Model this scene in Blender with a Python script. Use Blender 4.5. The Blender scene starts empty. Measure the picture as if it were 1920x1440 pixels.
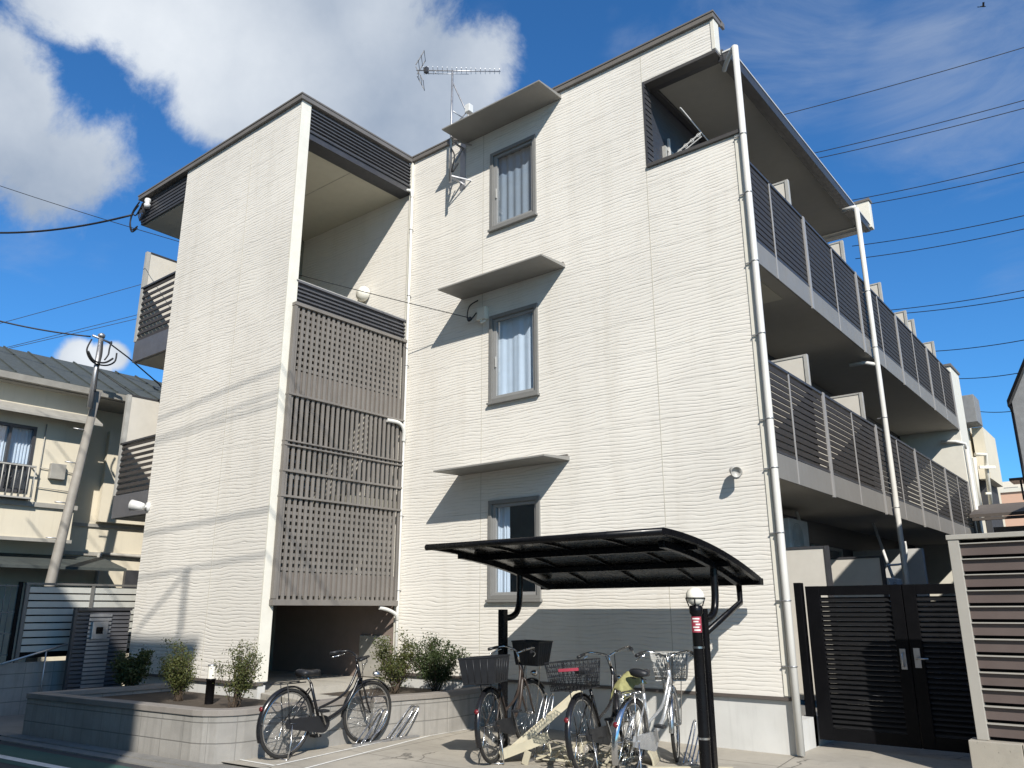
import bpy, math, random
from mathutils import Vector, Matrix
C = bpy.data.collections.new("Scene_Objects"); bpy.context.scene.collection.children.link(C)
sc = bpy.context.scene
rad = math.radians
random.seed(7)

# ---------------------------------------------------------------- camera
CAM = Vector((3.2116, -8.5311, 1.4089)); FPX = 1491.92
YAW, PITCH, ROLL = -0.6751, 0.2772, -0.0025
FWD = Vector((math.sin(YAW)*math.cos(PITCH), math.cos(YAW)*math.cos(PITCH), math.sin(PITCH)))
R0 = Vector((math.cos(YAW), -math.sin(YAW), 0)); U0 = R0.cross(FWD)
RGT = math.cos(ROLL)*R0 + math.sin(ROLL)*U0; UPV = -math.sin(ROLL)*R0 + math.cos(ROLL)*U0
cd = bpy.data.cameras.new("camera"); cam = bpy.data.objects.new("camera", cd); C.objects.link(cam)
cd.sensor_width = 36; cd.lens = FPX/1920*36; cd.clip_end = 2000; cd.clip_start = 0.05
M3 = Matrix((RGT, UPV, -FWD)).transposed()
cam.matrix_world = Matrix.Translation(CAM) @ M3.to_4x4()
sc.camera = cam

def ray(px, py): return FWD + RGT*((px-960)/FPX) - UPV*((py-720)/FPX)
def at(px, py, t): return CAM + ray(px, py)*t
def hit(px, py, ax, v):
    d = ray(px, py); i = 'xyz'.index(ax)
    return CAM + d*((v-CAM[i])/d[i])

# ---------------------------------------------------------------- world, sun, exposure
SUNV = Vector((0.617, -0.52, 0.59)).normalized()
EL = math.asin(SUNV.z); AZ = math.atan2(SUNV.x, SUNV.y)
sc.view_settings.view_transform = 'Standard'; sc.view_settings.look = 'None'
sc.view_settings.exposure = 0.36; sc.view_settings.gamma = 1
w = bpy.data.worlds.new("World"); sc.world = w; w.use_nodes = True
nt = w.node_tree; N = nt.nodes; L = nt.links
N.clear()
def nd(tree, typ, **kw):
    n = tree.nodes.new(typ)
    for k, v in kw.items(): setattr(n, k, v)
    return n
wo = nd(nt, 'ShaderNodeOutputWorld'); bg = nd(nt, 'ShaderNodeBackground'); bg.inputs[1].default_value = 0.07
L.new(bg.outputs[0], wo.inputs[0])
sky = nd(nt, 'ShaderNodeTexSky', sky_type='NISHITA', sun_disc=False, sun_elevation=EL, sun_rotation=AZ)
sky.air_density = 1.0; sky.dust_density = 0.3; sky.ozone_density = 2.5
def wmath(op, a, b=None, c=None, clamp=False):
    n = nd(nt, 'ShaderNodeMath', operation=op, use_clamp=clamp)
    for i, x in enumerate((a, b, c)):
        if x is None: continue
        if isinstance(x, (int, float)): n.inputs[i].default_value = x
        else: L.new(x, n.inputs[i])
    return n.outputs[0]
tc = nd(nt, 'ShaderNodeTexCoord'); DIR = tc.outputs['Generated']
def wnoise(scale, detail, rough, stretch=(1,1,1), off=(0,0,0), dist=0.0):
    m = nd(nt, 'ShaderNodeMapping'); m.inputs['Scale'].default_value = stretch; m.inputs['Location'].default_value = off
    L.new(DIR, m.inputs[0])
    n = nd(nt, 'ShaderNodeTexNoise'); n.inputs['Scale'].default_value = scale; n.inputs['Detail'].default_value = detail
    n.inputs['Roughness'].default_value = rough; n.inputs['Distortion'].default_value = dist
    L.new(m.outputs[0], n.inputs[0]); return n.outputs[0]
def smooth(x, a, b):
    n = nd(nt, 'ShaderNodeMapRange', interpolation_type='SMOOTHSTEP')
    n.inputs[1].default_value = a; n.inputs[2].default_value = b; L.new(x, n.inputs[0]); return n.outputs[0]
def blobs(lst):
    tot = None
    for (px, py, rpx, wt) in lst:
        d = ray(px, py).normalized()
        n = nd(nt, 'ShaderNodeVectorMath', operation='DISTANCE'); L.new(DIR, n.inputs[0]); n.inputs[1].default_value = d
        s = wmath('MULTIPLY', smooth(n.outputs['Value'], rpx/FPX, 0.0), wt)
        tot = s if tot is None else wmath('MAXIMUM', tot, s)
    return tot
thick = blobs([(330, -60, 330, 1.0), (600, 60, 400, 1.15), (480, 150, 260, .95), (800, 180, 300, 1.05), (720, 250, 280, 1.0), (880, 130, 200, .9), (150, -40, 200, .8),
               (20, 240, 230, 1.0), (110, 300, 230, 1.0), (190, 330, 150, .75), (-80, 200, 260, 1.0), (150, 668, 60, .95), (215, 668, 55, .9), (185, 676, 60, .95)])
f1 = wnoise(5.5, 10, .64, off=(3.1, 1.7, .4), dist=.25)
dens = wmath('ADD', thick, wmath('MULTIPLY', wmath('SUBTRACT', f1, .5), 1.5))
mthick = smooth(dens, .30, .62)
wisp = blobs([(1500, 60, 420, .8), (1800, 120, 420, .9), (1180, 90, 130, .62), (60, 450, 150, .55), (190, 490, 90, .45), (1900, 480, 160, .5), (1660, 510, 90, .45),
              (1150, 20, 60, .6), (930, 0, 120, .5), (1560, 210, 130, .5), (330, 330, 160, .35)])
f2 = wnoise(4.0, 8, .62, stretch=(1.0, 1.0, 3.2), off=(.7, 5.2, 2.2), dist=.6)
mwisp = wmath('MULTIPLY', smooth(wmath('ADD', wisp, wmath('MULTIPLY', wmath('SUBTRACT', f2, .5), 1.6)), .35, 1.35), .62)
f3 = wnoise(3.2, 6, .55, off=(9.3, 2.2, 7.7))
f4 = wnoise(9.0, 6, .6, off=(1.3, 8.2, 3.7))
lit = blobs([(200, 30, 320, 1.0), (320, 60, 300, 1.0), (470, 110, 240, .8), (-20, 180, 180, .55), (60, 130, 120, .55), (960, 140, 200, .55), (170, 668, 110, 1.3), (700, 30, 150, .35)])
tone = wmath('ADD', wmath('ADD', wmath('MULTIPLY', lit, .58), wmath('MULTIPLY', f3, .5)), wmath('MULTIPLY', wmath('SUBTRACT', f4, .5), .5), clamp=True)
cr = nd(nt, 'ShaderNodeValToRGB'); L.new(tone, cr.inputs[0])
K = 1.0/0.07/(2**0.36)
cr.color_ramp.elements[0].position = .1; cr.color_ramp.elements[0].color = (.29, .37, .50, 1)
cr.color_ramp.elements[1].position = .95; cr.color_ramp.elements[1].color = (.84, .89, .95, 1)
def wscale(col, k):
    n = nd(nt, 'ShaderNodeVectorMath', operation='SCALE'); L.new(col, n.inputs[0]); n.inputs['Scale'].default_value = k; return n.outputs[0]
def wmix(a, b, f):
    n = nd(nt, 'ShaderNodeMix', data_type='RGBA'); L.new(f, n.inputs[0])
    for x, i in ((a, 6), (b, 7)):
        if isinstance(x, tuple): n.inputs[i].default_value = x
        else: L.new(x, n.inputs[i])
    return n.outputs[2]
tint = nd(nt, 'ShaderNodeMix', data_type='RGBA', blend_type='MULTIPLY'); tint.inputs[0].default_value = 1
L.new(sky.outputs[0], tint.inputs[6]); tint.inputs[7].default_value = (.50, 1.20, 1.80, 1)
skyc = tint.outputs[2]
wisp_col = (.42*K, .50*K, .64*K, 1)
c1 = wmix(skyc, wisp_col, mwisp)
c2 = wmix(c1, wscale(cr.outputs[0], K), mthick)
# unseen cloud added behind the photographer to neutralise the blue ambient light
bn = nd(nt, 'ShaderNodeVectorMath', operation='DISTANCE'); L.new(DIR, bn.inputs[0]); bn.inputs[1].default_value = Vector((-.25, -.85, .42)).normalized()
fill_cloud = wmath('MULTIPLY', smooth(bn.outputs['Value'], 1.05, .55), smooth(f2, .30, .55))
c3 = wmix(c2, (.30*K, .285*K, .25*K, 1), fill_cloud)
L.new(c3, bg.inputs[0])

sd = bpy.data.lights.new("sun", 'SUN'); sd.energy = 4.6; sd.angle = rad(.5); sd.color = (1, .95, .87)
so = bpy.data.objects.new("sun", sd); C.objects.link(so); so.rotation_euler = SUNV.to_track_quat('Z', 'Y').to_euler(); so.location = (10, -10, 20)

# ---------------------------------------------------------------- materials
class MT:
    """small wrapper to write node trees"""
    def __init__(s, name):
        s.m = bpy.data.materials.new(name); s.m.use_nodes = True; s.t = s.m.node_tree
        s.b = s.t.nodes['Principled BSDF']; s.co = s.t.nodes.new('ShaderNodeTexCoord').outputs['Object']
    def n(s, typ, **kw): return nd(s.t, typ, **kw)
    def l(s, a, b): s.t.links.new(a, b)
    def math(s, op, a, b=None, c=None, clamp=False):
        n = s.n('ShaderNodeMath', operation=op, use_clamp=clamp)
        for i, x in enumerate((a, b, c)):
            if x is None: continue
            if isinstance(x, (int, float)): n.inputs[i].default_value = x
            else: s.l(x, n.inputs[i])
        return n.outputs[0]
    def noise(s, scale, detail=4, rough=.55, stretch=None, vec=None):
        v = vec or s.co
        if stretch:
            m = s.n('ShaderNodeMapping'); m.inputs['Scale'].default_value = stretch; s.l(v, m.inputs[0]); v = m.outputs[0]
        n = s.n('ShaderNodeTexNoise'); n.inputs['Scale'].default_value = scale; n.inputs['Detail'].default_value = detail
        n.inputs['Roughness'].default_value = rough; s.l(v, n.inputs[0]); return n.outputs[0]
    def rng(s, x, a, b, c, d):
        n = s.n('ShaderNodeMapRange'); s.l(x, n.inputs[0])
        for i, q in enumerate((a, b, c, d)): n.inputs[i+1].default_value = q
        return n.outputs[0]
    def mix(s, a, b, f):
        n = s.n('ShaderNodeMix', data_type='RGBA')
        if isinstance(f, (int, float)): n.inputs[0].default_value = f
        else: s.l(f, n.inputs[0])
        for x, i in ((a, 6), (b, 7)):
            if isinstance(x, tuple): n.inputs[i].default_value = x if len(x) == 4 else x+(1,)
            else: s.l(x, n.inputs[i])
        return n.outputs[2]
    def bump(s, h, strength=.3, dist=.01):
        n = s.n('ShaderNodeBump'); n.inputs['Strength'].default_value = strength; n.inputs['Distance'].default_value = dist
        s.l(h, n.inputs['Height']); s.l(n.outputs[0], s.b.inputs['Normal'])
    def set(s, col=None, rough=None, metal=None, spec=None):
        if col is not None:
            if isinstance(col, tuple): s.b.inputs['Base Color'].default_value = col+(1,)
            else: s.l(col, s.b.inputs['Base Color'])
        if rough is not None:
            if isinstance(rough, (int, float)): s.b.inputs['Roughness'].default_value = rough
            else: s.l(rough, s.b.inputs['Roughness'])
        if metal is not None: s.b.inputs['Metallic'].default_value = metal
        if spec is not None: s.b.inputs['Specular IOR Level'].default_value = spec
        return s.m

def sc_(c, k): return tuple(min(1, x*k) for x in c)
def simple(name, col, rough=.5, metal=0, var=.15, scale=6, bump=0, bscale=60, spec=None, streak=0):
    m = MT(name)
    a = m.noise(scale, 5, .6)
    c = m.mix(sc_(col, 1-var), sc_(col, 1+var*.7), m.rng(a, .3, .7, 0, 1))
    if streak:
        st = m.noise(3, 5, .65, stretch=(5, 5, .35))
        c = m.mix(c, sc_(col, .55), m.math('MULTIPLY', m.rng(st, .52, .75, 0, 1), streak))
    r = m.rng(m.noise(scale*2.3, 4), .3, .7, max(.02, rough-.07), min(1, rough+.1))
    m.set(c, r, metal, spec)
    if bump: m.bump(m.noise(bscale, 4, .6), bump, .004)
    return m.m

def siding(name, col, pitch=.044, amp=13, strength=.48, dirt=.26, dist=.009):
    m = MT(name)
    sp = m.n('ShaderNodeSeparateXYZ'); m.l(m.co, sp.inputs[0])
    u = m.math('ADD', sp.outputs[0], m.math('MULTIPLY', sp.outputs[1], 1.37)); v = sp.outputs[2]
    cb = m.n('ShaderNodeCombineXYZ'); m.l(u, cb.inputs[0]); m.l(v, cb.inputs[2]); uv = cb.outputs[0]
    a = m.noise(1.0, 3, .5, stretch=(.75, 1, 2.2), vec=uv)
    a2 = m.noise(1.0, 2, .5, stretch=(4.5, 1, 11), vec=uv)
    ph = m.math('ADD', m.math('MULTIPLY', v, 2*math.pi/pitch), m.math('ADD', m.math('MULTIPLY', m.math('SUBTRACT', a, .5), amp*2.2), m.math('MULTIPLY', a2, 3.6)))
    s = m.math('MULTIPLY_ADD', m.math('SINE', ph), .5, .5)
    groove = m.math('POWER', s, 8)
    brk = m.rng(m.noise(1.0, 3, .6, stretch=(3.5, 1, 20), vec=uv), .38, .64, .05, 1)
    groove = m.math('MULTIPLY', groove, brk)
    fine = m.noise(1.0, 4, .6, stretch=(26, 1, 70), vec=uv)
    ridge = m.math('MULTIPLY', s, .22)
    h = m.math('SUBTRACT', m.math('ADD', m.math('MULTIPLY', fine, .22), 1.0), m.math('ADD', groove, ridge))
    jz = m.rng(m.math('ABSOLUTE', m.math('SUBTRACT', m.math('FRACT', m.math('DIVIDE', v, .455)), .5)), .489, .494, 0, 1)
    h = m.math('SUBTRACT', h, m.math('MULTIPLY', jz, .9))
    m.bump(h, strength, dist)
    st = m.noise(1.0, 5, .65, stretch=(3.2, 1, .35), vec=uv)
    pan = m.noise(.5, 3, .5, vec=uv)
    c = m.mix(sc_(col, .93), sc_(col, 1.04), m.rng(pan, .35, .65, 0, 1))
    c = m.mix(c, (col[0]*.78, col[1]*.76, col[2]*.72), m.math('MULTIPLY', m.rng(st, .5, .78, 0, 1), .45))
    c = m.mix(c, sc_(col, .66), m.math('MULTIPLY', jz, .5))
    c = m.mix(c, sc_(col, .42), m.math('MULTIPLY', groove, dirt))
    m.set(c, .72); return m.m

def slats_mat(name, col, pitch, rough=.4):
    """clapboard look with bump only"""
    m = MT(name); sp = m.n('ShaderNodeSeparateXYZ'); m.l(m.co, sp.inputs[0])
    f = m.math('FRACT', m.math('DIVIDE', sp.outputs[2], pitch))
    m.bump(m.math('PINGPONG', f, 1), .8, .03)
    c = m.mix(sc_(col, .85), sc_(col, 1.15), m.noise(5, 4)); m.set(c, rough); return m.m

def blockwall(name, col, bh=.19, bw=.39):
    m = MT(name)
    sp = m.n('ShaderNodeSeparateXYZ'); m.l(m.co, sp.inputs[0])
    u = m.math('ADD', sp.outputs[0], sp.outputs[1]); v = sp.outputs[2]
    fu = m.math('ABSOLUTE', m.math('SUBTRACT', m.math('FRACT', m.math('DIVIDE', u, bw)), .5))
    fv = m.math('ABSOLUTE', m.math('SUBTRACT', m.math('FRACT', m.math('DIVIDE', m.math('ADD', v, .03), bh)), .5))
    ju = m.rng(fu, .482, .492, 0, 1); jv = m.rng(fv, .462, .482, 0, 1)
    j = m.math('MAXIMUM', m.math('MULTIPLY', ju, .6), jv)
    a = m.noise(3, 6, .6); st = m.noise(2.5, 5, .65, stretch=(5, 5, .5)); g = m.noise(120, 2, .6)
    c = m.mix(sc_(col, .8), sc_(col, 1.15), m.rng(a, .3, .7, 0, 1))
    c = m.mix(c, sc_(col, .5), m.math('MULTIPLY', m.rng(st, .48, .75, 0, 1), .55))
    c = m.mix(c, sc_(col, .8), m.rng(g, .35, .65, .4, 0))
    c = m.mix(c, sc_(col, .35), m.math('MULTIPLY', j, .7))
    m.bump(m.math('SUBTRACT', m.math('MULTIPLY', g, .3), j), .5, .006)
    m.set(c, .9); return m.m

def concrete(name, col, joints=False):
    m = MT(name)
    a = m.noise(.9, 7, .62); b = m.noise(4, 7, .65); g = m.noise(160, 3, .6)
    c = m.mix(sc_(col, .74), sc_(col, 1.14), m.rng(a, .3, .7, 0, 1))
    c = m.mix(c, sc_(col, .58), m.math('MULTIPLY', m.rng(b, .52, .75, 0, 1), .65))
    c = m.mix(c, sc_(col, .68), m.rng(g, .3, .6, .5, 0))
    h = g
    if joints:
        dv = m.n('ShaderNodeVectorMath', operation='ADD'); m.l(m.co, dv.inputs[0])
        nv = m.n('ShaderNodeTexNoise'); nv.inputs['Scale'].default_value = 2.2; nv.inputs['Detail'].default_value = 6; m.l(m.co, nv.inputs[0])
        sv = m.n('ShaderNodeVectorMath', operation='SCALE'); m.l(nv.outputs['Color'], sv.inputs[0]); sv.inputs['Scale'].default_value = .5; m.l(sv.outputs[0], dv.inputs[1])
        vo = m.n('ShaderNodeTexVoronoi', feature='DISTANCE_TO_EDGE'); vo.inputs['Scale'].default_value = .55; m.l(dv.outputs[0], vo.inputs['Vector'])
        ck = m.math('MULTIPLY', m.rng(vo.outputs['Distance'], .002, .006, 1, 0), m.rng(m.noise(.8, 2), .48, .56, 0, 1))
        sp = m.n('ShaderNodeSeparateXYZ'); m.l(m.co, sp.inputs[0])
        jx = m.rng(m.math('ABSOLUTE', m.math('SUBTRACT', m.math('FRACT', m.math('DIVIDE', m.math('ADD', sp.outputs[0], m.math('MULTIPLY', sp.outputs[1], .12)), 1.9)), .5)), .4955, .4975, 0, 1)
        jy = m.rng(m.math('ABSOLUTE', m.math('SUBTRACT', m.math('FRACT', m.math('DIVIDE', m.math('ADD', sp.outputs[1], .62), 1.9)), .5)), .4955, .4975, 0, 1)
        e = m.math('MAXIMUM', ck, m.math('MAXIMUM', jx, jy))
        ty = m.rng(m.noise(1.0, 4, .6, stretch=(1.2, 7, 1)), .56, .72, 0, .45)
        c = m.mix(c, sc_(col, .5), ty); c = m.mix(c, sc_(col, .25), m.math('MULTIPLY', e, .8))
        sk = m.rng(m.noise(38, 2, .5), .70, .74, 0, 1); c = m.mix(c, sc_(col, .35), m.math('MULTIPLY', sk, .7))
        h = m.math('SUBTRACT', g, m.math('MULTIPLY', e, 2))
    m.bump(h, .4, .003); m.set(c, .88); return m.m

def glass(name, col=(.9, .95, 1), refl=1.0):
    m = MT(name); t = m.t; out = t.nodes['Material Output']
    tr = m.n('ShaderNodeBsdfTransparent'); tr.inputs[0].default_value = col+(1,)
    gl = m.n('ShaderNodeBsdfGlossy'); gl.inputs['Roughness'].default_value = .01
    ge = m.n('ShaderNodeNewGeometry'); dp = m.n('ShaderNodeVectorMath', operation='DOT_PRODUCT'); m.l(ge.outputs['Normal'], dp.inputs[0]); m.l(ge.outputs['Incoming'], dp.inputs[1])
    frs = m.math('MULTIPLY_ADD', m.math('POWER', m.math('SUBTRACT', 1.0, m.math('ABSOLUTE', dp.outputs['Value'])), 5), .88, .12)
    mx = m.n('ShaderNodeMixShader')
    m.l(m.math('MULTIPLY', frs, refl, clamp=True), mx.inputs[0]); m.l(tr.outputs[0], mx.inputs[1]); m.l(gl.outputs[0], mx.inputs[2])
    m.l(mx.outputs[0], out.inputs[0]); return m.m

def leafmat(name, c1, c2):
    m = MT(name); oi = m.n('ShaderNodeNewGeometry')
    m.set(m.mix(c1, c2, oi.outputs['Random Per Island']), .55)
    m.b.inputs['Subsurface Weight'].default_value = 0
    tr = m.n('ShaderNodeBsdfTranslucent'); m.l(m.mix(c1, c2, oi.outputs['Random Per Island']), tr.inputs[0])
    mx = m.n('ShaderNodeMixShader'); mx.inputs[0].default_value = .3
    m.l(m.b.outputs[0], mx.inputs[1]); m.l(tr.outputs[0], mx.inputs[2]); m.l(mx.outputs[0], m.t.nodes['Material Output'].inputs[0])
    return m.m

CREAM = (.745, .71, .645)
M = {}
M['siding'] = siding('siding', CREAM)
M['siding_flat'] = siding('siding_flat', CREAM, pitch=.05, strength=.35, dirt=.12)
M['trim'] = simple('trim', (.72, .69, .60), .5, var=.05, bump=.08)
M['cap'] = simple('cap_metal', (.16, .145, .13), .42, var=.15, scale=3)
M['trimdark'] = simple('trim_dark', (.075, .07, .066), .42)
M['plinth'] = simple('plinth', (.58, .575, .55), .7, var=.1, scale=2, bump=.12, streak=.25)
M['plinth_trim'] = simple('plinth_trim', (.10, .085, .075), .5)
M['hood'] = simple('hood_metal', (.25, .24, .22), .45, var=.08, scale=3)
M['winframe'] = simple('window_frame', (.20, .196, .185), .38, var=.06)
M['sash'] = simple('window_sash', (.27, .268, .26), .38, var=.06)
M['glass'] = glass('window_glass', (.86, .92, .97), 1.3)
M['curtain'] = simple('curtain', (.72, .76, .82), .9, var=.06)
M['curtain_dim'] = simple('curtain_grey', (.30, .33, .37), .9, var=.06)
M['room'] = simple('room', (.05, .05, .055), .9)
M['dark'] = simple('dark_metal', (.055, .055, .06), .38, var=.15)
M['darkside'] = simple('dark_siding', (.045, .047, .055), .5, var=.15, bump=.1)
M['louvre'] = simple('louvre_metal', (.105, .105, .115), .36, var=.12)
M['lattice'] = simple('lattice_brown', (.185, .168, .150), .55, var=.12, scale=3, bump=.1, streak=.15)
M['lattice_panel'] = simple('lattice_panel', (.19, .165, .145), .6, var=.1, streak=.15)
M['soffit'] = simple('soffit', (.42, .40, .35), .8, var=.04)
M['ceiling'] = simple('ceiling', (.55, .525, .43), .8, var=.04)
M['fascia'] = simple('fascia', (.22, .21, .195), .5, var=.06, scale=2, streak=.2)
M['partition'] = simple('partition', (.60, .565, .50), .6, var=.05)
M['partframe'] = simple('partition_frame', (.40, .39, .36), .45)
M['pipe'] = simple('pipe_pvc', (.66, .645, .60), .38, var=.06, scale=3, streak=.12)
M['gutter'] = simple('gutter', (.60, .59, .57), .38)
M['post'] = simple('rail_post', (.30, .29, .28), .42, var=.05)
M['rail'] = simple('rail_slat', (.048, .043, .040), .5, var=.08, spec=.25)
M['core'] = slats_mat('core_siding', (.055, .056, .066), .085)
M['intbrown'] = simple('entry_brown', (.23, .18, .155), .7, var=.06)
M['intwall'] = simple('stair_wall', (.25, .24, .20), .8)
M['conc'] = concrete('concrete_ground', (.41, .375, .315), True)
M['conc_dark'] = concrete('concrete_kerb', (.24, .23, .21))
M['landing'] = concrete('landing_concrete', (.46, .43, .37))
M['block'] = blockwall('block_wall', (.30, .285, .26))
M['blockcap'] = concrete('block_cap', (.25, .225, .20))
M['soil'] = simple('soil', (.06, .045, .032), .95, bump=.8, bscale=30, var=.3)
M['asphalt'] = concrete('asphalt', (.052, .053, .056))
M['green'] = concrete('green_lane', (.035, .10, .082))
M['white'] = simple('white_paint', (.74, .73, .69), .7, var=.18, scale=14)
M['black'] = simple('black_paint', (.005, .005, .006), .28, var=.2, spec=.22)
M['portroof'] = simple('port_roof', (.010, .011, .012), .25, var=.2)
M['globe'] = simple('globe', (.80, .77, .68), .35, var=.03)
M['chrome'] = simple('chrome', (.62, .62, .62), .2, 1, var=.1)
M['steel'] = simple('galvanised', (.46, .46, .47), .4, .8, var=.15)
M['red'] = simple('red_label', (.34, .045, .07), .5)
M['reflector'] = simple('reflector_red', (.16, .015, .02), .25)
M['tyre'] = simple('rubber', (.022, .021, .02), .75)
M['bikeblack'] = simple('bike_black', (.012, .012, .014), .25)
M['bikesilver'] = simple('bike_silver', (.52, .53, .54), .28, .6)
M['bikebrown'] = simple('bike_brown', (.040, .029, .024), .35)
M['plastic'] = simple('black_plastic', (.014, .015, .018), .45)
M['wirebasket'] = simple('wire_basket', (.55, .55, .53), .4, .2)
M['orange'] = simple('orange_saddle', (.42, .10, .04), .5)
M['creamwood'] = simple('cream_board', (.46, .42, .31), .65, var=.12, bump=.2, streak=.3)
M['yellow'] = simple('yellow_cloth', (.27, .26, .11), .85, var=.3, scale=20)
M['twig'] = simple('twig', (.085, .06, .04), .9)
M['leaf'] = leafmat('leaf', (.045, .065, .018), (.13, .135, .035))
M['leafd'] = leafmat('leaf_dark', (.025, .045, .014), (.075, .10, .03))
M['gate'] = simple('gate_black', (.004, .004, .005), .5, spec=.12)
M['gateslat'] = simple('gate_slat', (.010, .010, .011), .42, spec=.35)
M['fbrown'] = simple('fence_brown', (.105, .080, .072), .5, var=.12, scale=2)
M['fcream'] = simple('fence_frame', (.37, .35, .31), .45, var=.05)
M['fgrey'] = simple('fence_panel', (.50, .50, .46), .5, var=.06, streak=.15)
M['fpost'] = simple('fence_post', (.14, .135, .125), .5)
M['hcream'] = simple('house_cream', (.66, .60, .475), .85, var=.05, scale=2, bump=.12, streak=.2)
M['hroof'] = simple('house_roof', (.062, .072, .069), .6, var=.15, streak=.4)
M['htrim'] = simple('house_trim', (.34, .325, .29), .6)
M['pole'] = simple('pole_tan', (.26, .24, .21), .65, streak=.3)
M['wire'] = simple('wire', (.012, .012, .014), .6)
M['salmon'] = simple('salmon_wall', (.62, .40, .29), .85, var=.03)
M['greywall'] = simple('grey_wall', (.22, .225, .23), .8)
M['rooftile'] = simple('roof_tile', (.10, .085, .075), .8)
M['whitebox'] = simple('white_plastic', (.68, .68, .66), .45)
M['redprint'] = simple('red_print', (.45, .06, .07), .5)
M['sealant'] = simple('sealant', (.52, .49, .42), .8)
M['bag'] = simple('white_bag', (.66, .65, .60), .6)

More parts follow.
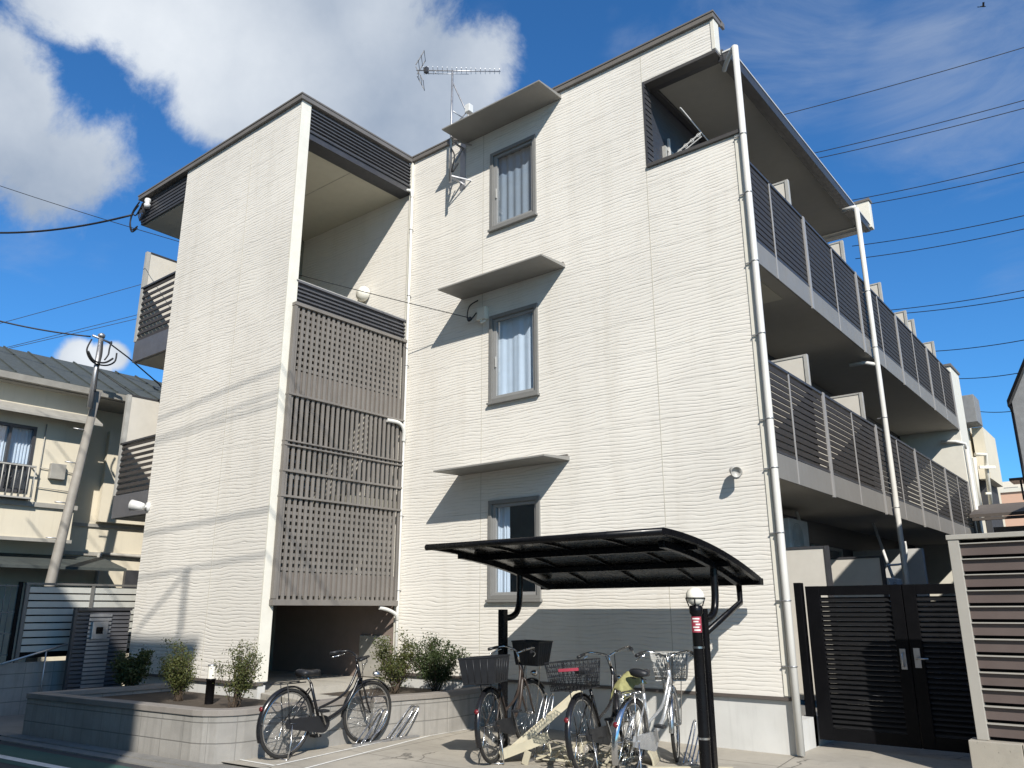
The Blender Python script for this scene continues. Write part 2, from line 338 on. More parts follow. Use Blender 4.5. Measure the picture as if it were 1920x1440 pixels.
# ---------------------------------------------------------------- mesh helper
class MB:
    def __init__(s, xf=None): s.v = []; s.f = []; s.sm = []; s.xf = xf
    def add(s, vs, fs, smooth=False):
        b = len(s.v)
        for p in vs:
            p = Vector(p); s.v.append(s.xf(p) if s.xf else p)
        for f in fs: s.f.append([b+i for i in f]); s.sm.append(smooth)
        return s
    def box(s, x0, x1, y0, y1, z0, z1):
        return s.add([(x0,y0,z0),(x1,y0,z0),(x1,y1,z0),(x0,y1,z0),(x0,y0,z1),(x1,y0,z1),(x1,y1,z1),(x0,y1,z1)],
              [(3,2,1,0),(4,5,6,7),(0,1,5,4),(1,2,6,5),(2,3,7,6),(3,0,4,7)])
    def bar(s, p, q, wd, ht, up=(0,0,1)):
        p, q = Vector(p), Vector(q); d = (q-p).normalized(); up = Vector(up)
        sd_ = d.cross(up)
        if sd_.length < 1e-4: sd_ = d.cross(Vector((1,0,0)))
        sd_.normalize(); u = sd_.cross(d)
        a = sd_*(wd/2); b = u*(ht/2)
        return s.add([p-a-b,p+a-b,p+a+b,p-a+b,q-a-b,q+a-b,q+a+b,q-a+b],
              [(0,1,2,3),(7,6,5,4),(0,4,5,1),(1,5,6,2),(2,6,7,3),(3,7,4,0)])
    def tube(s, pts, r, n=8, closed=False, cap=True, smooth=True):
        pts = [Vector(p) for p in pts]; m = len(pts)
        rs = r if isinstance(r, (list, tuple)) else [r]*m
        vs = []; ref = None
        for i, p in enumerate(pts):
            if closed: d = pts[(i+1) % m]-pts[i-1]
            else: d = pts[min(i+1, m-1)]-pts[max(i-1, 0)]
            d.normalize()
            if ref is None:
                ref = d.orthogonal().normalized()
            ref = (ref-d*ref.dot(d))
            if ref.length < 1e-5: ref = d.orthogonal()
            ref.normalize(); o = d.cross(ref)
            for k in range(n):
                a = 2*math.pi*k/n; vs.append(p+(ref*math.cos(a)+o*math.sin(a))*rs[i])
        fs = []
        for i in range(m if closed else m-1):
            for k in range(n):
                j = (i+1) % m
                fs.append((i*n+k, i*n+(k+1) % n, j*n+(k+1) % n, j*n+k))
        s.add(vs, fs, smooth)
        if cap and not closed:
            b = len(s.v)-len(vs)
            s.f.append([b+k for k in range(n)][::-1]); s.sm.append(False)
            s.f.append([b+(m-1)*n+k for k in range(n)]); s.sm.append(False)
        return s
    def ring(s, c, ax, R, r, n=36, k=8):
        c = Vector(c); ax = Vector(ax).normalized(); a = ax.orthogonal().normalized(); b = ax.cross(a)
        return s.tube([c+(a*math.cos(2*math.pi*i/n)+b*math.sin(2*math.pi*i/n))*R for i in range(n)], r, k, closed=True)
    def lathe(s, c, prof, n=20, ax=(0,0,1), smooth=True):
        c = Vector(c); ax = Vector(ax).normalized(); a = ax.orthogonal().normalized(); b = ax.cross(a)
        vs = [c+ax*h+(a*math.cos(2*math.pi*k/n)+b*math.sin(2*math.pi*k/n))*max(r, 1e-4) for r, h in prof for k in range(n)]
        fs = [(i*n+k, i*n+(k+1) % n, (i+1)*n+(k+1) % n, (i+1)*n+k) for i in range(len(prof)-1) for k in range(n)]
        return s.add(vs, fs, smooth)
    def poly(s, pts, z0, z1):
        n = len(pts)
        return s.add([(x, y, z0) for x, y in pts]+[(x, y, z1) for x, y in pts],
            [tuple(range(n))[::-1], tuple(range(n, 2*n))]+[(i, (i+1) % n, n+(i+1) % n, n+i) for i in range(n)])
    def extr(s, pts, d):
        """closed 3D outline extruded by vector d"""
        n = len(pts); d = Vector(d); pts = [Vector(p) for p in pts]
        return s.add(pts+[p+d for p in pts], [tuple(range(n)), tuple(range(n, 2*n))[::-1]]+[(i, n+i, n+(i+1) % n, (i+1) % n) for i in range(n)])
    def wall(s, us, zs, hole, v0, v1, axis='y'):
        """wall in plane y=v0 (axis y, runs along x) or x=v0 (axis x, runs along y) with holes, closed reveals"""
        def P(u, v, z): return (u, v, z) if axis == 'y' else (v, u, z)
        nu, nz = len(us)-1, len(zs)-1
        H = lambda i, j: not (0 <= i < nu and 0 <= j < nz) or hole((us[i]+us[i+1])/2, (zs[j]+zs[j+1])/2)
        for i in range(nu):
            for j in range(nz):
                if H(i, j): continue
                a, b, c, d = us[i], us[i+1], zs[j], zs[j+1]
                s.add([P(a,v0,c),P(b,v0,c),P(b,v0,d),P(a,v0,d)], [(0,1,2,3)])
                s.add([P(a,v1,c),P(b,v1,c),P(b,v1,d),P(a,v1,d)], [(3,2,1,0)])
                if H(i-1,j): s.add([P(a,v0,c),P(a,v1,c),P(a,v1,d),P(a,v0,d)], [(3,2,1,0)])
                if H(i+1,j): s.add([P(b,v0,c),P(b,v1,c),P(b,v1,d),P(b,v0,d)], [(0,1,2,3)])
                if H(i,j-1): s.add([P(a,v0,c),P(b,v0,c),P(b,v1,c),P(a,v1,c)], [(3,2,1,0)])
                if H(i,j+1): s.add([P(a,v0,d),P(b,v0,d),P(b,v1,d),P(a,v1,d)], [(0,1,2,3)])
        return s
    def build(s, name, mat, parent=None, bevel=0, loc=None):
        off = Vector((0,0,0))
        if parent is not None:
            r = parent
            while r.parent: r = r.parent
            if r.get('_rot'): off = Vector((0,0,0))
            else: off = Vector(r.location)
        elif loc is not None: off = Vector(loc)
        me = bpy.data.meshes.new(name)
        me.from_pydata([tuple(p-off) for p in s.v], [], s.f); me.update()
        me.polygons.foreach_set('use_smooth', s.sm)
        me.materials.append(mat)
        o = bpy.data.objects.new(name, me); C.objects.link(o)
        if parent is not None: o.parent = parent
        elif loc is not None: o.location = loc
        if bevel:
            b = o.modifiers.new('bevel', 'BEVEL'); b.width = bevel; b.segments = 2; b.limit_method = 'ANGLE'
        return o
def thing(name, label, cat, loc=(0,0,0), rz=0, group=None, rot=False):
    o = bpy.data.objects.new(name, None); C.objects.link(o); o.empty_display_size = .1
    o.location = loc; o.rotation_euler = (0, 0, rz); o['label'] = label; o['category'] = cat
    if group: o['group'] = group
    if rot: o['_rot'] = 1
    return o
def tag(o, label, cat, group=None):
    o['label'] = label; o['category'] = cat
    if group: o['group'] = group
    return o
def struct(o): o['kind'] = 'structure'; return o
def spline(pts, k=6):
    pts = [Vector(p) for p in pts]; out = []
    for i in range(len(pts)-1):
        p0, p1, p2, p3 = pts[max(i-1,0)], pts[i], pts[i+1], pts[min(i+2, len(pts)-1)]
        for j in range(k):
            t = j/k
            out.append(.5*((2*p1)+(p2-p0)*t+(2*p0-5*p1+4*p2-p3)*t*t+(3*p1-p0-3*p2+p3)*t**3))
    out.append(pts[-1]); return out
def sag(p, q, s, n=14):
    p, q = Vector(p), Vector(q)
    return [p.lerp(q, i/n)-Vector((0,0,4*s*(i/n)*(1-i/n))) for i in range(n+1)]

# ================================================================ ground and road
struct(MB().add([(-250,-250,-.02),(250,-250,-.02),(250,250,-.02),(-250,250,-.02)], [(0,1,2,3)]).build('ground', M['conc_dark']))
struct(MB().add([(-4.36,-3.72,0),(6,-2.8,0),(6,3,0),(-4.0,3,0),(-5.5,-.0,0)], [(0,1,2,3,4)]).build('forecourt', M['conc']))
ed = Vector((3.54, .32, 0)).normalized(); en = Vector((ed.y, -ed.x, 0))     # along the street, towards the street
def street(a, b, z): 
    o = Vector((-4.17, -3.86, 0))
    return [tuple(o+ed*a[0]+en*b[0]+Vector((0,0,z))), tuple(o+ed*a[1]+en*b[0]+Vector((0,0,z))), tuple(o+ed*a[1]+en*b[1]+Vector((0,0,z))), tuple(o+ed*a[0]+en*b[1]+Vector((0,0,z)))]
struct(MB().add(street((-60, 60), (.34, 9), -.012), [(3,2,1,0)]).build('road', M['asphalt']))
struct(MB().add(street((-60, 60), (.46, 1.0), -.008), [(3,2,1,0)]).build('green_lane', M['green']))
struct(MB().add(street((-60, 60), (.80, .90), -.004), [(3,2,1,0)]).build('road_line', M['white']))
k = MB()
for i in range(-40, 40):
    q = street((i*.6+.005, i*.6+.595), (.04, .20), 0); k.extr([Vector(p)-Vector((0,0,.03)) for p in q], (0,0,.045))
    q = street((i*.6+.005, i*.6+.595), (.203, .34), 0); k.extr([Vector(p)-Vector((0,0,.03)) for p in q], (0,0,.032))
struct(k.build('kerb', M['conc_dark']))
pm = MB()
def stripe(a, b, wd=.035):
    a, b = Vector(a), Vector(b); d = (b-a).normalized(); n = Vector((-d.y, d.x, 0))*wd/2
    pm.add([a-n, b-n, b+n, a+n], [(0,1,2,3)])
stripe((-4.37,-3.55,.004), (-3.69,-3.52,.004)); stripe((-3.69,-3.50,.0045), (-4.03,-1.44,.004)); stripe((-3.33,-3.5,.004), (-3.83,-1.33,.004)); stripe((-3.83,-1.33,.0042), (-3.86,-.3,.004), .03)
struct(pm.build('bay_line', M['white']))

# ================================================================ apartment building
H = 2.75
B = thing('apartment_building', 'three storey cream apartment block with rippled siding, brown lattice stair screen and side balconies', 'building', (-3, 2, 0))
W, D = 5.83, 2.33
WX = (-4.03, -3.14); WZ = [(1.55+H*k, 2.885+H*k) for k in range(3)]
us = [-W, WX[0]+.015, WX[1]-.015, -1.28, -.2, 0]
zs = [.55]+[z for a, b in WZ for z in (a+.015, b-.015)]
zs += [7.1, 8.45]; zs = sorted(zs) + [8.92]
def hole_main(x, z):
    if WX[0] < x < WX[1] and any(a < z < b for a, b in WZ): return True
    if x > -1.28 and 7.1 < z < 8.45: return True
    if x > -.2 and z > 8.45: return True
    return False
MB().wall(us, zs, hole_main, 0, .15).build('wall', M['siding'], B)
MB().wall([-9.1, -W], [.55, 8.9], lambda x, z: False, -D, -D+.15).build('wall', M['siding'], B)
MB().box(-9.1, -8.95, -D+.152, 13, .3, 8.9).build('wall', M['siding_flat'], B)
st = MB()
for x, z0, z1, y in ((-1.3, .56, 8.9, 0), (-4.19, .56, 8.9, 0), (-7.09, .56, 8.85, -D)):
    st.box(x-.005, x+.005, y-.002, y+.004, z0, z1)
st.build('panel_joint', M['sealant'], B)
# corner trims
MB().box(-.055, .012, -.012, .14, .56, 7.1).build('corner_trim', M['trim'], B, .003)
MB().box(-.245, -.195, -.012, .14, 8.46, 8.92).build('corner_trim', M['trim'], B, .003)
MB().box(-W-.02, -W+.012, -D-.012, -D+.16, .56, 8.9).build('corner_trim', M['trim'], B, .003)
MB().box(-W-.006, -W+.045, -.045, -.001, .5, 8.9).build('corner_trim', M['trim'], B, .003)
# roof caps
c = MB(); c.box(-W-.04, -.18, -.045, .2, 8.921, 9.01); c.box(-W+.001-.04, -.17, -.055, .21, 8.992, 9.018)
c.box(-10.78, -W+.05, -D-.05, -D+.2, 8.901, 8.99); c.box(-10.79, -W+.06, -D-.06, -D+.21, 8.972, 9.0)
c.box(-W-.2, -W+.05, -D+.2, -.05, 8.9012, 8.9902); c.box(-W-.2, -W+.06, -D+.21, -.06, 8.972, 9.0002)
c.box(-.205+.0, -.17, .212, .3, 8.93, 9.016)
c.build('roof_cap', M['cap'], B, .003)
MB().box(-1.28, .03, -.035, .17, 7.101, 7.15).build('opening_trim', M['trimdark'], B, .003)
MB().box(-1.265, -.2, -.006, .14, 8.40, 8.449).build('opening_trim', M['trimdark'], B, .003)
c = MB(); c.box(-1.295, -1.268, -.006, .17, 7.151, 8.449)
for i in range(15): c.box(-1.267, -1.258, -.004, .16, 7.17+i*.085, 7.225+i*.085)
c.build('reveal', M['dark'], B)
MB().box(-8.9, -1.3, .2, 13, 8.6, 8.8).build('roof', M['greywall'], B)
# plinth
MB().box(-W, 0, .03, .18, -.05, .515).build('plinth', M['plinth'], B, .01)
MB().box(-.15, -.02, .181, 13.2, -.05, .30).build('plinth', M['plinth'], B)
MB().box(-9.08, -W, -D+.03, -D+.14, -.05, .515).build('plinth', M['plinth'], B)
c = MB(); c.box(-W, .012, -.012, .1, .516, .549); c.box(-9.1, -W+.012, -D-.012, -D+.1, .516, .549); c.build('plinth_trim', M['plinth_trim'], B)

# windows
def window(k):
    a, b = WZ[k]; x0, x1 = WX
    f = MB(); y0, y1 = -.03, .10; wd = .055
    f.box(x0, x0+wd, y0, y1, a, b); f.box(x1-wd, x1, y0, y1, a, b); f.box(x0+wd, x1-wd, y0, y1, b-wd, b); f.box(x0+wd, x1-wd, y0, y1, a, a+.05)
    fo = f.build('window', M['winframe'], B, .003)
    MB().box(x0-.02, x1+.02, -.06, .0, a-.035, a-.002).build('sill', M['winframe'], fo, .003)
    s = MB(); q0, q1, c0, c1 = x0+wd+.002, x1-wd-.002, a+.052, b-wd-.002; sw = .042
    s.box(q0, q0+sw+.02, .0, .05, c0, c1); s.box(q1-sw, q1, .0, .05, c0, c1); s.box(q0+sw+.02, q1-sw, .0, .05, c1-sw, c1); s.box(q0+sw+.02, q1-sw, .0, .05, c0, c0+sw)
    s.build('sash', M['sash'], fo, .002)
    MB().box(q0+.05, q0+.063, -.022, -.002, (c0+c1)/2-.14, (c0+c1)/2+.02).build('handle', M['partframe'], fo)
    MB().add([(q0+sw, .026, c0+sw), (q1-sw, .026, c0+sw), (q1-sw, .026, c1-sw), (q0+sw, .026, c1-sw)], [(0,1,2,3)]).build('pane', M['glass'], fo)
    cu = MB(); n = 90; vs = []; fs = []
    cx0, cx1 = (q0, q1) if k else (q0, q0+.22)
    rnd = random.Random(k+3); ph = rnd.random()*6; fq = (9, 11, 14)[k]
    for j in range(9):
        z = c0+.01+(c1-c0-.02)*j/8
        for i in range(n+1):
            u = i/n; x = cx0+(cx1-cx0)*u
            fold = math.sin(u*fq*2+ph+1.8*math.sin(u*6+ph))*.015*(1.0-.3*j/8)+math.sin(u*47+ph*3)*.003
            vs.append((x, .105+fold, z))
    for j in range(8):
        for i in range(n): fs.append((j*(n+1)+i, j*(n+1)+i+1, (j+1)*(n+1)+i+1, (j+1)*(n+1)+i))
    cu.add(vs, fs, True); cu.build('curtain', M['curtain_dim'] if k == 2 else M['curtain'], fo)
    r = MB(); X0, X1, Y1, Z0, Z1 = x0-.3, x1+.3, 1.6, a-.3, b+.1
    r.add([(X0,.16,Z0),(X1,.16,Z0),(X1,Y1,Z0),(X0,Y1,Z0),(X0,.16,Z1),(X1,.16,Z1),(X1,Y1,Z1),(X0,Y1,Z1)], [(0,1,2,3),(7,6,5,4),(2,1,5,6),(3,2,6,7),(0,3,7,4)])
    r.build('room_interior', M['room'], fo)
for k in range(3): window(k)
# hoods over the windows
for k in range(3):
    z = 3.30+H*k; h = MB()
    h.extr([(-4.59, 0, z), (-4.59, -.565, z-.02), (-4.59, -.565, z+.004), (-4.59, 0, z+.055)], (1.94, 0, 0))
    ho = h.build('window_hood', M['hood'], B, .003)
    MB().box(-4.57, -2.67, -.028, 0, z+.056, z+.085).build('flashing', M['cap'], ho)

# --- stair side of the projecting block
lv = MB(); lv.box(-W-.05, -W-.03, -2.17, -.002, 8.36, 8.9)
for i in range(7):
    z = 8.475+i*.061; lv.extr([(-W-.03, -2.17, z-.012), (-W+.012, -2.17, z-.02), (-W+.016, -2.17, z-.006), (-W-.03, -2.17, z+.03)], (0, 2.165, 0))
lv.build('louvre_band', M['louvre'], B)
c = MB(); c.box(-W-.12, -W+.022, -2.17, -.002, 8.425, 8.447); c.box(-W-.28, -W-.0, -2.17, -.003, 8.32, 8.424); c.build('lintel', M['dark'], B, .003)
MB().box(-8.9, -W-.28, -2.17, 0.0, 8.34, 8.42).build('stair_ceiling', M['ceiling'], B)
MB().box(-8.89, -W-.3, -1.105, -1.095, 8.337, 8.341).build('ceiling_joint', M['htrim'], B)
MB().box(-8.95, -W-.1, -2.17, -.01, 8.5, 8.88).build('roof', M['greywall'], B)
lv = MB(); lv.box(-W-.06, -W-.02, -2.17, -.048, 5.62, 5.985)
for i in range(5):
    z = 5.66+i*.06; lv.extr([(-W-.02, -2.17, z-.012), (-W+.02, -2.17, z-.018), (-W+.024, -2.17, z-.004), (-W-.02, -2.17, z+.03)], (0, 2.12, 0))
lv.box(-W-.07, -W+.035, -2.175, -.047, 5.955, 5.985)
lv.build('spandrel_panel', M['louvre'], B)
MB().box(-W-.0, -W+.03, -2.2, -.05, 5.985, 6.0).build('handrail_cap', M['partframe'], B)
# stairwell interior
MB().box(-8.95, -W-.001, .0, .15, 1.5, 8.9).build('stair_wall', M['siding_flat'], B)
MB().box(-8.95, -W-.001, .0, .15, -.05, 1.499).build('stair_wall', M['intbrown'], B)
MB().box(-8.94, -8.8, -2.17, 0, .4, 8.4).build('stair_wall', M['intwall'], B)
c = MB(); c.box(-8.8, -W-.08, -2.17, -.001, 5.55, 5.70); c.box(-8.8, -7.6, -2.17, -.001, 4.2, 4.35); c.box(-8.8, -W-.08, -1.0, -.001, 2.9, 3.05); c.box(-8.8, -W-.4, -2.17, -.001, 1.52, 1.58)
c.build('landing', M['intwall'], B)
s = MB()
for i in range(8):
    s.box(-7.6+.16*i, -7.6+.16*i+.2, -2.1, -1.15, 4.2-.15*i-.05, 4.2-.15*i); s.box(-7.6+.16*i, -7.6+.16*i+.2, -1.0, -.05, 4.35+.15*i, 4.4+.15*i)
    s.box(-7.6+.16*i, -7.6+.16*i+.2, -1.0, -.05, 1.5+.17*i, 1.55+.17*i)
s.build('stair_flight', M['greywall'], B)
MB().box(-6.6, -W-.12, -.03, -.001, .46, 1.05).build('mailbox_panel', M['htrim'], B, .01)
# lattice screen
ls = MB()
ny = 24; yA, yB = -2.17, -.09
for i in range(ny):
    y = yA+(yB-yA)*i/(ny-1); ls.box(-W+.050, -W+.070, y-.0225, y+.0225, 1.52, 5.60)
sc_o = ls.build('lattice_screen', M['lattice'], B)
def grid(z0, z1, pitch=.09, h=.044):
    g = MB(); n = int(round((z1-z0)/pitch))
    for i in range(n+1):
        z = z0+(z1-z0)*i/n; g.box(-W+.034, -W+.049, -2.12, -.14, z-h/2, z+h/2)
    g.build('lattice_bar', M['lattice'], sc_o)
grid(4.68, 5.5); grid(1.94, 2.76)
MB().box(-W+.012, -W+.034, -2.16, -.10, 4.30, 4.64).build('backing_panel', M['lattice_panel'], sc_o)
MB().box(-W+.012, -W+.034, -2.16, -.10, 1.60, 1.90).build('backing_panel', M['lattice_panel'], sc_o)
for z, h in ((5.60, .05), (4.28, .03), (3.63, .022), (3.57, .022), (3.22, .03), (2.88, .03), (1.515, .075)):
    MB().box(-W+.0, -W+.10, -2.24, -.045, z-h/2, z+h/2).build('lattice_rail', M['lattice'], sc_o, .003)
for y in (-2.215, -.06): MB().box(-W+.02, -W+.09, y-.022, y+.022, 1.56, 5.57).build('lattice_post', M['lattice'], sc_o, .003)
# stair downpipe and elbows
def pipe(pts, r, label=None, brackets=()):
    o = MB().tube(pts, r, 12).build('downpipe', M['pipe'], B)
    for (p, d) in brackets:
        bm = MB(); p = Vector(p); bm.ring(p, (0,0,1), r+.003, .006, 16, 6); bm.bar(p+Vector(d)*r, p+Vector(d)*(r+.07), .015, .012); bm.build('bracket', M['steel'], o)
    return o
px, py = -W+.085, -.012-.0
pipe([(px-.005, py-.045, z) for z in (8.22, 6, 3.5, 1.5, .46)], .024, brackets=[((px-.005, py-.045, z), (0,1,0)) for z in (7.6, 6.4, 5.2, 4.0, 2.8, 1.7)])
pipe(spline([(px-.35, -.2, 8.36), (px-.15, -.12, 8.36), (px-.03, -.06, 8.33), (px-.005, -.057, 8.2)]), .028)
pipe(spline([(px+.0, -.06, 1.28), (px+.02, -.12, 1.36), (px+.0, -.25, 1.42), (px-.02, -.4, 1.45)]), .026)
pipe(spline([(px+.0, -.06, 3.95), (px+.03, -.09, 4.12), (px+.03, -.2, 4.22), (px+.0, -.42, 4.23)]), .03)

# --- left end: roof overhang and balconies
c = MB(); c.box(-10.75, -9.1, -2.28, -.5, 8.41, 8.9); c.build('roof_overhang', M['darkside'], B, .003)
c = MB()
for i in range(6): c.box(-10.752, -9.103, -2.292, -2.281, 8.46+i*.07, 8.50+i*.07)
c.build('fascia_board', M['dark'], B)
MB().box(-10.7, -9.1, -2.24, -.5, 8.39, 8.409).build('soffit', M['soffit'], B)
for zf, zt, zr, zp in ((5.64, 6.0, 7.02, 7.75), (2.9, 3.28, 4.14, 5.03)):
    bo = MB().box(-10.43, -9.1, -2.25, -.5, zf, zf+.38).build('balcony_floor', M['louvre'], B, .004)
    MB().box(-10.40, -9.1, -2.2, -.5, zf-.01, zf-.001).build('soffit', M['soffit'], bo)
    r = MB(); n = 9
    for i in range(n):
        z = zt+.05+(zr-zt-.08)*i/(n-1); r.extr([(-10.42, -2.25, z-.03), (-10.42, -2.21, z-.018), (-10.42, -2.21, z+.036), (-10.42, -2.235, z+.03)], (1.32, 0, 0))
    ro = r.build('balcony_railing', M['rail'], B)
    MB().box(-10.43, -9.1, -2.26, -2.2, zr+.012, zr+.045).build('top_rail', M['dark'], ro)
    po = MB().box(-10.42, -10.39, -2.19, -.6, zf+.381, zp).build('partition_panel', M['partition'], B)
    MB().box(-10.45, -10.38, -2.26, -2.192, zf+.382, zp+.02).build('partition_frame', M['partframe'], po)
    MB().box(-10.43, -10.38, -2.19, -.6, zp+.001, zp+.03).build('partition_frame', M['dark'], po)

# --- right side balconies
XB = 0.0; YE = 12.15
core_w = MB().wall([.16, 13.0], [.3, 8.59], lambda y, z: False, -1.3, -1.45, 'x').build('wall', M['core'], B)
for (zf, top) in ((5.45, 6.84), (2.83, 4.22)):
    fo = MB().box(-1.29, -.02, .151, YE, zf+.01, zf+.27).build('balcony_floor', M['soffit'], B)
    fa = MB()
    ys = [.155, .9, 2.17, 3.42, 4.67, 5.93, 7.18, 8.45, 9.7, 10.95, YE]
    for a, b in zip(ys[:-1], ys[1:]): fa.box(-.019, .006, a+.006, b-.006, zf, zf+.29)
    fa.build('fascia_board', M['fascia'], fo, .003)
    r = MB(); n = 13; z0 = zf+.34; z1 = top-.07
    for i in range(n):
        z = z0+(z1-z0)*i/(n-1); r.extr([(-.03, .16, z-.04), (-.005, .16, z-.045), (-.002, .16, z+.014), (-.022, .16, z+.022)], (0, YE-.2, 0))
    ro = r.build('balcony_railing', M['rail'], B)
    MB().box(-.035, .012, .16, YE, top-.035, top).build('top_rail', M['dark'], ro, .003)
    MB().box(-.03, .006, .16, YE, zf+.295, zf+.32).build('bottom_rail', M['dark'], ro)
    for j, y in enumerate(ys[1:]):
        wd = .035 if j % 2 else .018
        MB().box(-.005 if j % 2 else -.001, .022 if j % 2 else .012, y-wd, y+wd if j % 2 else y+.012, zf-.02 if j % 2 else zf+.0, top+.002).build('rail_post', M['post'], ro, .002)
    for y in (1.86, 4.36, 6.62, 8.5, 9.15, 11.0):
        if zf < 3 and y > 6: continue
        zt = zf+1.84
        pp = MB().box(-1.28, -.09, y-.015, y+.015, zf+.29, zt).build('partition_panel', M['partition'], B)
        q = MB(); q.box(-.089, -.04, y-.03, y+.03, zf+.29, zt+.03); q.box(-1.28, -.09, y-.025, y+.025, zt+.001, zt+.03); q.build('partition_frame', M['partframe'], pp, .003)
    if zf > 3:
        MB().box(-.9, -.2, .6, 1.6, zf-.002, zf+.008).build('ceiling_hatch', M['ceiling'], fo)
# balcony doors on the recessed wall
for zf in (.5, 3.12, 5.74):
    for y in (.5, 2.7, 5.0, 7.4, 9.9):
        f = MB(); a, b, t = y, y+1.5, zf+1.95
        for q in ((a, a+.05, zf, t), (b-.05, b, zf, t), (a+.05, b-.05, t-.05, t), (a+.05, b-.05, zf, zf+.06), ((a+b)/2-.03, (a+b)/2+.03, zf+.06, t-.05)): f.box(-1.31, -1.25, *q)
        do = f.build('balcony_door', M['partframe'], B)
        MB().add([(-1.275, a+.05, zf+.06), (-1.275, b-.05, zf+.06), (-1.275, b-.05, t-.05), (-1.275, a+.05, t-.05)], [(0,1,2,3)]).build('pane', M['glass'], do)
# eave over the top balcony
MB().box(-1.29, -.24, .16, 6.42, 8.47, 8.52).build('soffit', M['soffit'], B)
c = MB(); c.box(-.24, -.17, .152, 6.42, 8.36, 8.53); c.box(-1.29, -.24, .152, .26, 8.42, 8.469); c.box(-1.29, -1.2, .26, 6.42, 8.42, 8.469); c.build('eave_board', M['dark'], B, .003)
c = MB(); c.extr([(-.168, .14, 8.34), (-.075, .14, 8.34), (-.055, .14, 8.45), (-.168, .14, 8.45)], (0, 6.38, 0)); go = c.build('gutter', M['dark'], B, .004)
MB().box(-.17, -.045, .13, 6.53, 8.451, 8.475).build('gutter_rim', M['gutter'], go, .003)
MB().box(-1.29, -.02, 6.45, 6.62, 8.40, 8.95).build('parapet', M['trim'], B, .004)
MB().box(-1.29, .0, 6.43, 6.64, 8.951, 9.0).build('roof_cap', M['cap'], B)
MB().box(-1.29, -.06, 6.45, 6.62, 5.75, 8.39).build('wall', M['partition'], B) if False else None
MB().box(-1.29, .02, 12.2, 13.2, .3, 7.0).build('wall', M['trim'], B, .01)
MB().box(-1.3, .05, 12.17, 13.23, 7.001, 7.06).build('roof_cap', M['cap'], B)
# partition walls of the ground floor terraces
for y, zt in ((1.86, 2.15), (4.36, 2.15)):
    pp = MB().box(-1.28, -.09, y-.015, y+.015, .35, zt).build('partition_panel', M['partition'], B)
    q = MB(); q.box(-.089, -.04, y-.03, y+.03, .1, zt+.03); q.box(-1.28, -.09, y-.025, y+.025, zt+.001, zt+.03); q.build('partition_frame', M['dark'], pp)
MB().box(-1.28, -.1, 7.2, 7.32, .1, 2.45).build('partition_panel', M['plinth'], B)
# downpipes on the balcony side
def brk(x, y, zl): return [((x, y, z), (-1, 0, 0)) for z in zl]
pipe([(.068, -.03, z) for z in (8.33, 6, 4, 2, .02)], .040, brackets=brk(.068, -.03, (7.05, 6.25, 5.35, 4.45, 3.45, 2.9, 2.2, 1.5, .85)))
pipe(spline([(-.2, .22, 8.25), (-.12, .12, 8.27), (.02, .0, 8.33), (.067, -.03, 8.32), (.068, -.03, 8.2)]), .030)
pipe([(.075, 5.05, z) for z in (8.16, 6, 4, 2, .02)], .042, brackets=brk(.075, 5.05, (6.6, 5.6, 4.4, 2.95)))
pipe([(-.16, 5.05, 8.2), (.0, 5.05, 8.2), (.075, 5.05, 8.19)], .036)
pipe([(-.35, 5.0, 5.36), (-.1, 5.03, 5.36), (.07, 5.05, 5.3)], .032)
pipe([(.08, 12.25, z) for z in (5.05, 3, .02)], .042)
pipe([(-.4, 12.1, 5.2), (-.1, 12.16, 5.17), (.08, 12.22, 5.1), (.08, 12.25, 4.95)], .036)

# ================================================================ fixtures on the building
# clothes poles in the top corner balcony
t = thing('clothes_pole_bracket', 'white clothes pole bracket on dark wall inside the top corner balcony', 'clothes rack', (-1.28, .8, 7.3))
MB().bar((-1.25, .62, 6.6), (-1.25, .62, 7.85), .035, .03).build('upright', M['gutter'], t)
m = MB(); m.bar((-1.22, .62, 7.55), (-.75, .62, 7.75), .016, .02); m.bar((-1.22, .62, 7.49), (-.75, .62, 7.69), .012, .014)
for i in range(4): m.ring((-1.1+i*.1, .62, 7.6+i*.043), (0,1,0), .028, .006, 12, 5)
m.build('arm', M['gutter'], t)
tag(MB().tube([(-.82, .15, 7.92), (-.82, 2.9, 7.62)], .010, 8).build('clothes_pole', M['gutter'], None, loc=(-.82, 1.6, 7.6)), 'thin white clothes pole lying in bracket arms of the top corner balcony', 'clothes pole')
# floodlights
def spot(name, label, p, aim, s=1.0, m='whitebox'):
    p = Vector(p); aim = Vector(aim).normalized(); t = thing(name, label, 'light', p)
    MB().lathe(p, [(0, 0), (.05*s, 0), (.05*s, .02), (0, .03)], 14, (0,-1,0)).build('mount', M[m], t)
    MB().tube([p+Vector((0,-.02,0)), p+Vector((0,-.08*s,-.01))], .014*s, 8).build('arm', M[m], t)
    c0 = p+Vector((0,-.10*s, 0))-aim*.04*s
    MB().lathe(c0, [(.001, -.02), (.035*s, -.015), (.045*s, .03*s), (.058*s, .12*s), (.052*s, .122*s), (.04*s, .09*s), (.001, .085*s)], 16, aim).build('lamp_head', M[m], t)
spot('wall_spotlight', 'small grey spotlight on the rippled facade near its right corner', (-.36, 0, 2.90), (.5, -.6, -.25), 1.1, 'partframe')
spot('security_light', 'white security spotlight on the left corner of the projecting block', (-9.06, -D, 2.98), (-.7, -.5, .12), 1.5)
p = Vector((-6.88, 0, 6.72)); t = thing('stair_lamp', 'white globe wall lamp inside the open top of the stairwell', 'light', p)
MB().lathe(p, [(0, 0), (.10, 0), (.10, .03), (0, .035)], 18, (0,-1,0)).build('mount', M['partframe'], t)
